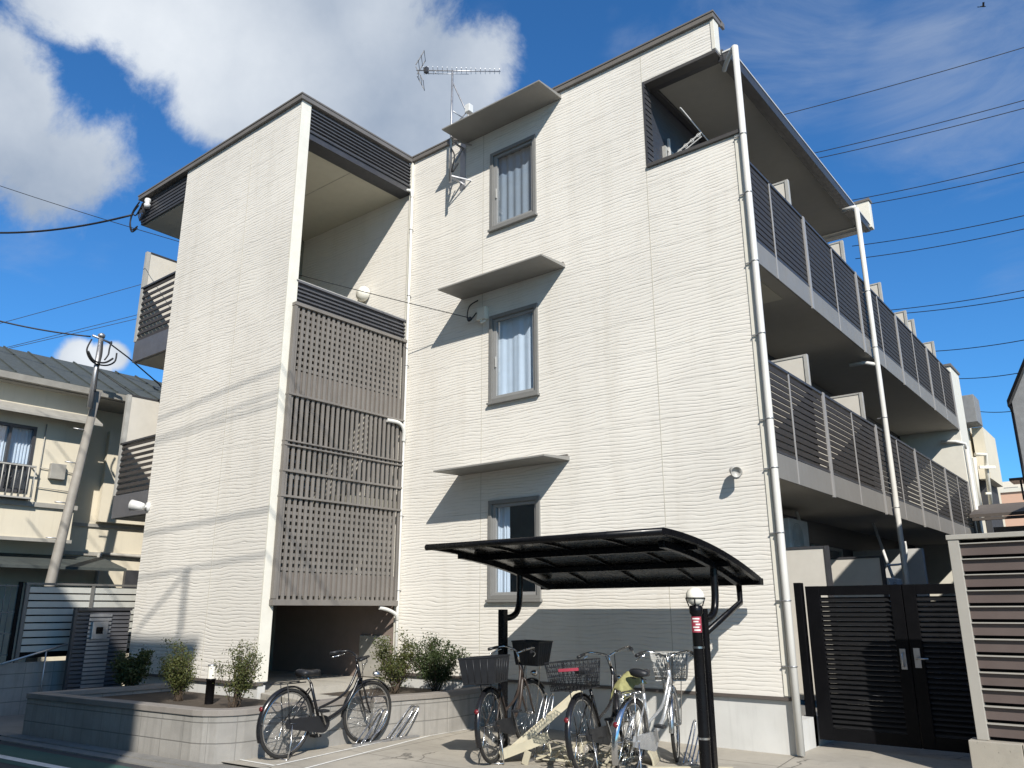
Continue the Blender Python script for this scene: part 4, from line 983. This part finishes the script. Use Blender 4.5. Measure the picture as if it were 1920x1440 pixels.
bicycle('black bicycle whose rear crate has a red strip, between the other two', (-1.08,-2.12), (-1.30,-1.0), M['bikeblack'], M['bikeblack'], M['plastic'], lean=rad(-5), rear_basket=(True, M['plastic'], 1), wb=1.10, steer=rad(10))
bicycle('silver bicycle with a wire mesh basket next to the lamp post', (-.66,-2.12), (-.82,-1.0), M['bikesilver'], M['chrome'], M['plastic'], lean=rad(5), steer=rad(16), front_basket=(True, M['wirebasket']), wb=1.13)
# cloth on the silver bicycle's saddle
m = MB(); rnd = random.Random(5); vs = []; fs = []
n = 10
c0 = Vector((-.80, -1.86, .80)); 
for i in range(n+1):
    for j in range(n+1):
        u, v = i/n-.5, j/n-.5; vs.append(c0+Vector((u*.16+.02*rnd.random(), v*.40, .05-.45*u*u-.25*v*v+v*.12+.025*rnd.random())))
for i in range(n):
    for j in range(n): fs.append((i*(n+1)+j, (i+1)*(n+1)+j, (i+1)*(n+1)+j+1, i*(n+1)+j+1))
m.add(vs, fs, True); o = m.build('saddle_cloth', M['yellow'], None, loc=c0); tag(o, 'crumpled yellow green cloth draped over the silver bicycle saddle', 'cloth'); o.modifiers.new('solid', 'SOLIDIFY').thickness = .006
# rain covers and bags
m = MB(); rnd = random.Random(9); c0 = Vector((-.86, -1.50, .42)); vs = []
for i in range(9):
    for k in range(10):
        a = 2*math.pi*k/10; r = (.035+.05*math.sin(math.pi*i/8))*(1+.35*rnd.random()); vs.append(c0+Vector((math.cos(a)*r*.7, math.sin(a)*r, .17-.34*i/8)))
m.add(vs, [(i*10+k, i*10+(k+1) % 10, (i+1)*10+(k+1) % 10, (i+1)*10+k) for i in range(8) for k in range(10)], True)
tag(m.build('plastic_bag', M['bag'], None, loc=c0), 'limp white plastic bag hanging on the silver bicycle', 'bag')

# cycle racks: chrome hoops
def rack(label, p, d, h=.42, gap=.05):
    p = Vector((p[0], p[1], 0)); d = Vector((d[0], d[1], 0)).normalized(); s = Vector((-d.y, d.x, 0)); t = thing('cycle_rack', label, 'cycle rack', p, group='chrome cycle rack hoops')
    m = MB(); m.bar(p-d*.25+Vector((0,0,.012)), p+d*.25+Vector((0,0,.012)), .05, .02); m.build('base', M['steel'], t)
    m = MB()
    for k_ in (-1, 1):
        o = p+s*gap*k_*.8
        m.tube(spline([o-d*.18+Vector((0,0,.02)), o+d*.0+Vector((0,0,h*.55)), o+d*.14+Vector((0,0,h*.95)), o+d*.2+Vector((0,0,h)), o+d*.2+Vector((0,0,h*.9)), o+d*.1+Vector((0,0,h*.5)), o-d*.05+Vector((0,0,.02))], 6), .008, 6)
    m.build('hoop', M['chrome'], t)
rack('chrome rack hoop behind the front wheel of the lone black bicycle', (-3.95, -2.1), (-.05, 1), .34)
rack('empty chrome rack hoop right of the lone black bicycle', (-3.92, -1.66), (.1, 1), .34)
rack('tall chrome rack hoop beside the brown bicycle frame', (-1.95, -1.65), (-.1, 1), .58)
rack('chrome rack hoop under the black bicycle with the crate', (-1.18, -1.2), (-.1, 1), .42)
rack('chrome rack hoop at the silver bicycle front wheel by the lamp', (-.62, -.98), (-.1, 1), .36)

# boards and covers leaning between the bicycles
def board(name, label, p, q, wd, th, profile=None, up=(0,0,1), cat='board'):
    p, q = Vector(p), Vector(q); m = MB(); m.bar(p, q, wd, th, up)
    if profile:
        d = (q-p).normalized(); s = d.cross(Vector(up)).normalized(); u = s.cross(d)
        for k_ in (-1, 1): m.bar(p+s*(wd/2+.004)*k_+u*profile/2, q+s*(wd/2+.004)*k_+u*profile/2, .008, profile+th, up)
    o = m.build(name, M['creamwood'], None, .003, loc=p); return tag(o, label, cat)
board('trunking_channel', 'long cream channel leaning up beside the brown bicycle', (-2.05, -2.0, .06), (-1.72, -1.25, .58), .12, .012, .05, (-.5, -.5, .8))
board('trunking_channel', 'shorter wide cream trunking lying flat at the brown bicycle rear wheel', (-2.12, -2.02, .03), (-1.72, -1.82, .20), .15, .014, .07)
board('wood_strip', 'thin cream strip lying on the ground left of the crate bicycle', (-1.95, -1.72, .05), (-1.30, -1.66, .22), .05, .02)
board('wood_strip', 'short cream strip resting over another strip between the bicycles', (-1.85, -1.85, .03), (-1.22, -1.55, .26), .035, .02)
board('wood_strip', 'pale wood strip lying on the ground at the lamp post foot', (-.80, -1.55, .02), (-.15, -1.15, .03), .05, .03)
board('wood_strip', 'upright cream offcut below the long leaning channel', (-1.86, -2.02, .0), (-1.83, -2.0, .12), .07, .02, None, (0,1,0))
m = MB(); c0 = Vector((-1.02, -1.42, 0)); prof = [(math.cos(a)*.20, math.sin(a)*.20) for a in [rad(10*i) for i in range(19)]]; prof2 = [(x*.90, z*.90) for x, z in prof[::-1]]
m.extr([c0+Vector((x*.9, x*.35, z)) for x, z in prof+prof2], (-.12, .34, 0)); tag(m.build('plastic_arch', M['creamwood'], None, .004, loc=c0), 'arched cream plastic cover lying on the ground below the silver bicycle', 'cover')
rnd = random.Random(21); m = MB()
for i in range(46):
    a = Vector((rnd.uniform(-1.75, -1.0), rnd.uniform(-1.95, -1.35), rnd.uniform(.005, .1))); e = a+Vector((rnd.gauss(0,.14), rnd.gauss(0,.14), rnd.gauss(.02,.05))); e.z = max(.006, e.z); m.bar(a, e, rnd.uniform(.008, .03), .008)
o = m.build('wood_scrap', M['creamwood']); o['kind'] = 'stuff'; tag(o, 'litter of cream wood scraps under the parked bicycles', 'scrap')

# ================================================================ gate and right fence
GY = .72
t = thing('double_gate', 'black double gate of horizontal slats closing the side alley', 'gate', (.8, GY, 0))
for x0, x1 in ((-.10, -.02), (1.92, 2.0)): MB().box(x0, x1, GY-.05, GY+.05, 0, 1.70).build('gate_post', M['gate'], t, .004)
for x0, x1, hg in ((.02, 1.02, 0), (1.03, 1.9, 1)):
    f = MB(); z0, z1 = .08, 1.66
    a = .15 if not hg else .12
    f.box(x0, x0+a, GY-.03, GY+.03, z0, z1); f.box(x1-.12, x1, GY-.03, GY+.03, z0, z1); f.box(x0+a, x1-.12, GY-.028, GY+.028, z1-.10, z1-.001); f.box(x0+a, x1-.12, GY-.028, GY+.028, z0, z0+.12)
    fo = f.build('gate_leaf', M['gate'], t, .003)
    s = MB(); n = 27
    for i in range(n):
        z = z0+.15+(z1-z0-.29)*i/(n-1); s.extr([(x0+a, GY-.02, z-.022), (x0+a, GY-.016, z-.027), (x0+a, GY+.02, z+.012), (x0+a, GY+.016, z+.019)], (x1-x0-a-.12, 0, 0))
    s.build('slat', M['gateslat'], fo)
m = MB(); m.box(.93, .985, GY-.045, GY-.031, .82, 1.02); m.tube([(.957, GY-.05, .98), (.957, GY-.09, .97), (.957, GY-.09, .86), (.957, GY-.05, .85)], .010, 6); m.build('handle', M['steel'], t)
m = MB(); m.box(1.06, 1.12, GY-.04, GY-.031, .84, 1.03); m.tube([(1.09, GY-.04, .93), (1.09, GY-.08, .93), (1.2, GY-.08, .93)], .009, 6); m.build('lock', M['steel'], t)
FX = 1.69; FY = -.2
t = thing('slat_fence', 'brown horizontal louvre fence with cream frame at the right edge', 'fence', (FX, FY, 0))
MB().box(FX, FX+.09, FY-.04, FY+.05, .33, 2.02).build('fence_post', M['fcream'], t, .004)
MB().box(4.6, 4.69, FY-.04, FY+.05, .33, 2.02).build('fence_post', M['fcream'], t, .004)
MB().box(FX-.01, 4.7, FY-.05, FY+.055, 2.021, 2.065).build('top_rail', M['fcream'], t, .004)
s = MB(); e = MB()
for i in range(12):
    z = .36+i*.138; s.extr([(FX+.09, FY-.01, z), (FX+.09, FY-.002, z+.10), (FX+.09, FY+.02, z+.10), (FX+.09, FY+.02, z)], (2.82, 0, 0))
    e.extr([(FX+.09, FY-.036, z+.100), (FX+.09, FY+.03, z+.100), (FX+.09, FY+.03, z+.111), (FX+.09, FY-.036, z+.109)], (2.82, 0, 0))
s.build('board', M['fbrown'], t); e.build('board_edge', M['fcream'], t)
MB().box(FX+.09, 4.6, FY+.045, FY+.05, .33, 2.02).build('back_panel', M['gate'], t)
t2 = thing('fence_wall', 'low pale concrete wall under the brown louvre fence', 'wall', (2.5, FY, 0))
m = MB(); x = FX-.06
while x < 4.6: m.box(x, x+.395, FY-.10, FY+.12, -.05, .328); x += .40
m.build('wall', M['conc'], t2, .006)

# air conditioner units on the ground terraces
def ac(label, p):
    p = Vector(p); t = thing('ac_unit', label, 'air conditioner', p)
    MB().box(p.x-.14, p.x+.14, p.y-.38, p.y+.38, p.z, p.z+.54).build('casing', M['whitebox'], t, .012)
    m = MB()
    for i in range(7): m.ring(p+Vector((.142, -.08, .27)), (1,0,0), .03+.03*i, .004, 24, 4)
    m.build('grille', M['partframe'], t)
    MB().tube(spline([p+Vector((.05,.38,.2)), p+Vector((.05,.5,.25)), p+Vector((-.1,.52,.9)), p+Vector((-.25,.52,1.6))]), .025, 8).build('hose', M['whitebox'], t)
    MB().box(p.x-.16, p.x+.16, p.y-.34, p.y+.34, p.z-.06, p.z-.001).build('foot', M['dark'], t)
ac('white air conditioner unit hanging dimly above the first terrace partition', (-.95, 3.1, 2.12))
ac('white air conditioner unit on the ground beyond the second terrace partition', (-.35, 5.6, 1.35))
t = thing('service_pipe', 'thin white pipe bending down behind the black gate', 'pipe', (-.3, 5.3, 1.5))
MB().tube(spline([hit(1697, 1015, 'x', -.25), hit(1700, 1040, 'x', -.25), hit(1694, 1056, 'x', -.25), hit(1662, 1060, 'x', -.25)]), .018, 8).build('pipe', M['whitebox'], t)
t['label'] = 'thin white pipe bending down above the black gate'

# ================================================================ left: fence, ramp, intercom screen
FXl = -10.2
t = thing('panel_fence', 'pale grey horizontal panel fence with dark posts left of the block', 'fence', (FXl, -2, 0))
m = MB(); z0, z1 = .82, 1.78; n = 9
for i in range(n):
    a = z0+(z1-z0)*i/n; m.extr([(FXl, -3.42, a+.012), (FXl+.016, -3.42, a+.012), (FXl+.022, -3.42, a+.096), (FXl, -3.42, a+.098)], (0, 5.4, 0))
m.build('panel', M['fgrey'], t)
MB().box(FXl-.03, FXl-.005, -3.42, 2, .75, 1.78).build('backing', M['gate'], t)
for y in (-3.46, -2.5, -1.55, -.6, .4): MB().box(FXl-.02, FXl+.045, y-.025, y+.025, .3, 1.80).build('fence_post', M['fpost'], t)
MB().box(FXl-.03, FXl+.05, -3.49, 2, 1.80, 1.83).build('top_rail', M['fpost'], t)
t = thing('grille_gate', 'thin barred grille at the far left edge beside the panel fence', 'gate', (FXl, -4, 0))
m = MB()
for i in range(12): y = -4.45+i*.08; m.tube([(FXl-.05, y, .78), (FXl-.05, y, 1.80)], .007, 5)
for z in (.8, 1.1, 1.4, 1.78): m.bar((FXl-.05, -4.6, z), (FXl-.05, -3.52, z), .012, .02)
m.build('bars', M['fpost'], t); MB().box(FXl-.08, FXl-.02, -3.56, -3.51, .6, 1.84).build('gate_post', M['gate'], t)
t = thing('ramp_wall', 'low grey block wall along the ramp at the left edge', 'wall', (FXl, -4, 0))
MB().box(FXl, FXl+.14, -8, -2.75, -.05, .69).build('wall', M['block'], t)
MB().box(FXl-.01, FXl+.15, -2.749, -2.66, -.05, .78).build('pillar', M['conc_dark'], t)
t = thing('ramp_handrail', 'slim metal handrail rising to the right above the ramp wall', 'handrail', (-10, -4, 0))
a, b = hit(-40, 1258, 'x', -9.95), hit(158, 1198, 'x', -9.95); m = MB(); m.tube([a, b], .016, 8); m.build('rail', M['steel'], t)
m = MB(); m.tube([a.lerp(b, .62), Vector((-9.95, a.lerp(b, .62).y, 0))], .012, 6); m.tube([b, Vector((-9.95, b.y, 0.0))], .012, 6); m.build('upright', M['steel'], t)
t = thing('intercom_screen', 'dark slatted entrance screen with silver intercom panel beside the block corner', 'screen', (-9.7, -2.5, 0))
m = MB(); 
for i in range(20): z = .22+i*.06; m.extr([(-9.76, -2.88, z), (-9.73, -2.88, z-.008), (-9.725, -2.88, z+.03), (-9.76, -2.88, z+.038)], (0, .82, 0))
m.build('slat', M['louvre'], t)
m = MB(); m.box(-9.80, -9.77, -2.9, -2.05, .15, 1.44); m.box(-9.79, -9.72, -2.92, -2.88, .15, 1.46); m.box(-9.79, -9.71, -2.88, -2.05, 1.42, 1.46); m.build('frame', M['dark'], t)
m = MB()
for i in range(19): m.box(-9.722, -9.705, -2.70, -2.36, .25+i*.06, .29+i*.06)
m.build('panel', M['steel'], t)
io = MB().box(-9.72, -9.66, -2.66, -2.42, 1.0, 1.26).build('intercom', M['steel'], t, .006)
MB().box(-9.659, -9.655, -2.60, -2.50, 1.08, 1.18).build('screen', M['black'], io)

# ================================================================ neighbouring house on the left
HX = -12.3
t = thing('neighbour_house', 'cream two storey house with dark green metal roof left of the block', 'house', (-14, 0, 0))
yc = -2.08
m = MB(); m.wall([-9, -3.6, -2.92, yc], [2.66, 3.42, 4.62, 5.42], lambda y, z: -3.6 < y < -2.92 and 3.42 < z < 4.62, HX, HX-.2, 'x')
m.box(HX-6, HX-.2, yc-.15, yc, 2.66, 5.42)
m.build('wall', M['hcream'], t)
MB().box(HX-7, HX-.75, yc+.001, 9, 0, 5.4).build('wall', M['hcream'], t)
MB().box(HX-7, HX-.6, -9, yc, 0, 2.659).build('wall', M['hcream'], t)
m = MB(); m.box(HX-.001, HX+.05, -9, yc+.04, 3.20, 3.28); m.box(HX-.001, HX+.03, -9, yc+.03, 2.60, 2.66); m.build('belt_course', M['htrim'], t)
m = MB(); m.box(HX-.75, HX-.70, yc, 9, 2.45, 2.52); m.box(HX-.75, HX-.71, yc, 9, 3.0, 3.06); m.build('belt_course', M['htrim'], t)
m = MB(); zr, ze = 6.48, 5.42
m.extr([(HX+.25, -9, ze), (HX-2.0, -9, zr), (HX-2.0, -9, zr+.06), (HX+.25, -9, ze+.06)], (0, 18, 0)); m.extr([(HX-2.0, -9, zr), (HX-7, -9, ze), (HX-7, -9, ze+.06), (HX-2.0, -9, zr+.06)], (0, 18, 0))
ro = m.build('roof', M['hroof'], t)
m = MB()
for i in range(40): y = -8.9+i*.45; m.bar((HX+.25, y, ze+.075), (HX-2.0, y, zr+.075), .03, .03)
m.build('seam', M['hroof'], ro)
m = MB(); m.extr([(HX+.24, -9, ze-.09), (HX+.34, -9, ze-.09), (HX+.36, -9, ze+.02), (HX+.24, -9, ze+.02)], (0, 18, 0)); m.build('gutter', M['htrim'], ro)
MB().box(HX-.75, HX+.2, -9, 9, ze-.1, ze-.02).build('eave', M['htrim'], ro)
# pent roof over the windows and over the ground floor
m = MB(); m.extr([(HX, -9, 4.92), (HX+.35, -9, 4.76), (HX+.35, -9, 4.80), (HX, -9, 4.99)], (0, 9+yc+.15, 0)); m.build('window_canopy', M['htrim'], t)
m = MB(); m.extr([(HX-.6, -9, 2.35), (HX+.45, -9, 2.12), (HX+.45, -9, 2.17), (HX-.6, -9, 2.42)], (0, 9+yc+.9, 0)); m.build('awning', M['hroof'], t)
m = MB(); y0, y1, z0, z1 = -3.6, -2.92, 3.42, 4.62
for q in ((y0, y0+.05, z0, z1), (y1-.05, y1, z0, z1), (y0+.05, y1-.05, z1-.05, z1), (y0+.05, y1-.05, z0, z0+.05), ((y0+y1)/2-.1, (y0+y1)/2-.06, z0+.05, z1-.05)): m.box(HX-.06, HX+.02, *q)
wo_ = m.build('window', M['dark'], t)
MB().add([(HX-.04, y0, z0), (HX-.04, y1, z0), (HX-.04, y1, z1), (HX-.04, y0, z1)], [(0,1,2,3)]).build('pane', M['glass'], wo_)
m = MB(); vs = []
for j in range(2):
    for i in range(41): vs.append((HX-.13+.02*math.sin(i*1.7), y0+.1+(y1-y0-.1)*i/40, 3.95+(z1-3.95)*j))
m.add(vs, [(i, i+1, 42+i, 41+i) for i in range(40)], True); m.build('curtain', M['curtain'], wo_)
MB().box(HX-.9, HX-.22, y0-.2, y1+.2, z0-.2, z1+.1).build('room_interior', M['room'], wo_)
m = MB(); 
for i in range(8): y = y0-.02+(y1-y0+.04)*i/7; m.tube([(HX+.18, y, 3.32), (HX+.18, y, 3.86)], .010, 5)
m.bar((HX+.18, y0-.04, 3.88), (HX+.18, y1+.03, 3.88), .025, .025); m.bar((HX+.18, y0-.04, 3.32), (HX+.18, y1+.03, 3.32), .025, .025)
for y in (y0-.03, y1+.02): m.bar((HX, y, 3.88), (HX+.18, y, 3.88), .02, .02); m.bar((HX, y, 3.32), (HX+.18, y, 3.32), .02, .02)
m.build('window_rail', M['partframe'], wo_)
MB().box(HX-.001, HX+.16, y0-.02, y1+.02, 3.30, 3.315).build('window_tray', M['dark'], wo_)
# small side window and downpipe
m = MB(); m.box(HX-.75, HX-.66, -.65, .3, 1.85, 2.2); m.build('window', M['dark'], t)
m = MB(); m.tube([(HX-.68, -1.2, 2.5), (HX-.68, -1.2, 1.2)], .045, 8); m.tube([(HX-.68, -1.2, 2.5), (HX-.68, 2, 2.42)], .03, 8); m.build('downpipe', M['htrim'], t)
m = MB(); m.box(HX+.001, HX+.10, -2.62, -2.36, 3.72, 4.0); m.build('meter_box', M['htrim'], t, .008)
m = MB(); m.tube([(HX+.03, -2.78, 4.7), (HX+.03, -2.78, 3.3)], .010, 5); m.tube([(HX+.03, -2.78, 3.9), (HX+.03, -2.1, 3.86)], .008, 5); m.tube([(HX+.03, -2.78, 3.55), (HX+.03, -2.1, 3.52)], .008, 5); m.build('wall_cable', M['htrim'], t)
MB().box(HX-.72, HX-.6, -1.35, -.2, 3.1, 4.9).build('shutter_box', M['hcream'], t)

# leaning utility pole
pb, pt = hit(95, 1092, 'x', -11.3), hit(183, 735, 'x', -11.3); pb2 = pb+(pb-pt)*.55
t = thing('utility_pole', 'leaning tan utility pole with white top pipe and cable loops', 'pole', (pb2.x, pb2.y, 0))
MB().tube([pb2, pb, pt], [.088, .084, .064], 14).build('pole', M['pole'], t)
u0, u1 = hit(168, 765, 'x', -11.15), hit(190, 633, 'x', -11.15)
MB().tube([u0, u1], [.052, .042], 10).build('top_pipe', M['steel'], t)
m = MB(); e = u1
m.tube([e+Vector((0,-.16,.0)), e+Vector((0,.2,-.06))], .022, 6); m.lathe(e, [(0,0), (.06,0), (.065,.05), (.03,.08), (0,.09)], 10); m.build('crossarm', M['steel'], t)
m = MB()
L3 = [(172,636),(163,655),(168,672),(180,682),(200,685),(215,678),(219,662)]
m.tube(spline([hit(a, b, 'x', -11.1) for a, b in L3]), .015, 6)
m.tube(spline([hit(a, b, 'x', -11.05) for a, b in [(165,658),(176,676),(196,680),(212,672)]]), .018, 6)
m.tube(spline([hit(a, b, 'x', -11.1) for a, b in [(209,640),(205,655),(203,665),(196,675)]]), .015, 6)
m.tube(spline([hit(a, b, 'x', -11.1) for a, b in [(192,640),(190,665),(184,690),(178,735)]]), .018, 6)
m.build('cable_loop', M['wire'], t)
for z in (3.2, 3.9, 4.5, 2.6):
    f = (z-pb.z)/(pt.z-pb.z); q = pb.lerp(pt, f); MB().tube([q-Vector((0,.25,0)), q+Vector((0,.05,0))], .012, 5).build('climbing_step', M['steel'], t)

# ================================================================ beyond the block on the right
t = thing('rear_building', 'cream building with grey roof box just beyond the balconies', 'building', (-1, 15, 0))
MB().box(-4, -.12, 13.6, 18, 0, 6.0).build('wall', M['hcream'], t)
a = at(1805, 735, 19.6); b = at(1833, 790, 19.6)
MB().box(-2, b.x-.0, 13.55, 14.3, b.z, a.z).build('roof_box', M['greywall'], t, .01)
m = MB(); m.box(-.05, .20, 14.31, 16.2, 4.55, 5.86); m.build('side_screen', M['hcream'], t)
m = MB(); p0 = at(1828, 852, 19.6); p1 = at(1848, 852, 19.6); p2 = at(1860, 960, 19.8)
m.tube([p0, p1, at(1850, 880, 19.7), p2], .05, 8); m.tube([at(1826, 858, 19.5), at(1838, 965, 19.6)], .05, 8); m.bar(at(1836, 876, 19.6), at(1866, 876, 19.6), .05, .07); m.bar(at(1848, 925, 19.7), at(1858, 925, 19.7), .04, .05)
m.build('pipe_frame', M['trim'], t)
MB().box(-.11, .02, 14.6, 16.5, 2.2, 4.8).build('shutter', M['darkside'], t)
m = MB(); t = thing('low_house', 'low grey house with thin brown roof behind the louvre fence', 'house', (1.5, 14, 0))
a = at(1850, 985, 17.5); ha = at(1846, 968, 17.3); hb = at(1925, 975, 17.3)
MB().box(a.x+.12, 5, a.y, a.y+2, 0, a.z-.05).build('wall', M['greywall'], t)
m = MB(); m.extr([(a.x-.25, a.y-.35, ha.z-.02), (a.x-.25, a.y+1.2, ha.z+.35), (a.x-.25, a.y+1.2, ha.z+.41), (a.x-.25, a.y-.35, ha.z+.05)], (5, 0, 0)); m.build('roof', M['rooftile'], t)
m = MB(); m.box(a.x-.2, 5, a.y-.38, a.y-.3, ha.z-.09, ha.z-.03); m.build('gutter', M['rooftile'], t)
t = thing('salmon_building', 'flat roofed salmon pink building far behind the alley', 'building', (0, 45, 0))
a = at(1868, 925, 45); MB().box(a.x, a.x+14, a.y, a.y+6, 0, a.z).build('wall', M['salmon'], t)
MB().box(a.x-.1, a.x+14, a.y-.1, a.y+.3, a.z+.001, a.z+.22).build('parapet', M['trim'], t)
b = at(1862, 905, 46.5); MB().box(b.x, b.x+1.6, b.y, b.y+2, a.z-2, b.z).build('penthouse', M['trim'], t)
MB().box(b.x+.5, b.x+1.2, b.y-.03, b.y, b.z-.75, b.z-.35).build('vent', M['greywall'], t)
t = thing('dark_gable_house', 'dark gabled house cut by the right edge with black downpipe', 'house', (3, 20, 0))
e = at(1890, 757, 24); ap = at(1918, 690, 24); sl = (ap.z-e.z)/max(.1, (ap.x-e.x))
wx = at(1907, 800, 24).x; xm = wx+2.6; zt = e.z+sl*.0
m = MB(); m.add([(wx, e.y+.15, 0), (xm+2.6, e.y+.15, 0), (xm+2.6, e.y+.15, e.z+.25), (xm, e.y+.15, e.z+(xm-e.x)*sl*.9), (wx, e.y+.15, e.z+(wx-e.x)*sl-.05), (wx, e.y+7, 0), (wx, e.y+7, e.z+(wx-e.x)*sl-.05)], [(0,1,2,3,4), (0,4,6,5)]); m.build('wall', M['greywall'], t)
m = MB(); m.extr([(e.x, e.y-.2, e.z-.12), (xm, e.y-.2, e.z+(xm-e.x)*sl-.12), (xm, e.y-.2, e.z+(xm-e.x)*sl+.08), (e.x, e.y-.2, e.z+.06)], (0, 7, 0)); m.build('roof', M['black'], t)
m = MB(); g1 = at(1897, 775, 24); m.tube([Vector((wx-.03, e.y+.1, g1.z)), Vector((wx-.03, e.y+.1, .2))], .04, 8); m.tube([Vector((e.x+.05, e.y-.1, e.z-.1)), Vector((wx-.03, e.y+.1, g1.z))], .035, 8); m.build('downpipe', M['black'], t)
q = at(1892, 900, 23.6); m = MB(); m.box(q.x, q.x+1, q.y, q.y+.9, q.z-.03, q.z+.05); m.box(q.x+.25, q.x+.3, q.y+.1, q.y+.15, q.z-.6, q.z); m.build('canopy', M['black'], t)

# ================================================================ across the street (casts the shade on the left)
t = thing('street_house', 'plain building across the street whose shade falls on the long planter', 'building', (-4, -16, 0))
MB().box(-14, 3.55, -20, -11.6, 0, 11.25).build('wall', M['hcream'], t)
MB().box(-14.2, 3.65, -20.2, -11.5, 11.25, 11.45).build('roof', M['greywall'], t)
m = MB()
for x in (-12, -9, -6, -3, 0):
    for z in (1.5, 4.5, 7.5): m.box(x, x+1.6, -11.6, -11.55, z, z+1.4)
m.build('window', M['dark'], t)

m = MB(); m.tube([(3.1, -11.45, 11.45), (3.1, -11.45, 12.3)], .03, 8); m.tube([(3.1, -11.45, 12.3), (1.9, -11.45, 11.5)], .022, 6); m.build('mast', M['steel'], t)
t = thing('side_house', 'grey rendered house beyond the brown louvre fence that shades the side alley', 'house', (5, 5, 0))
MB().box(2.9, 9, .9, 11.2, 0, 5.25).build('wall', M['greywall'], t)
MB().box(2.87, 9.05, .87, 11.25, 5.251, 5.33).build('roof', M['rooftile'], t)
for y in (2, 5, 8): MB().box(2.88, 2.899, y, y+1.4, 1.0, 2.2).build('window', M['dark'], t)

# cables above the street, out of the frame: their soft shadows cross the projecting block
sv = SUNV/abs(SUNV.y)
for i, ((a, b), (c_, d), r) in enumerate([((297,786),(528,688),.010), ((297,822),(520,735),.008), ((384,801),(520,755),.008), ((271,1002),(502,956),.012), ((261,1084),(497,1040),.010)]):
    p, q = hit(a, b, 'y', -D)+sv*5.0, hit(c_, d, 'y', -D)+sv*5.0; dd = q-p
    cable('%s of the five cables over the street whose soft shadows cross the projecting block' % ['highest', 'second highest', 'middle one', 'second lowest', 'lowest'][i], [p-dd*1.2, q+dd*.55], r, 'cable', 'cables over the street')
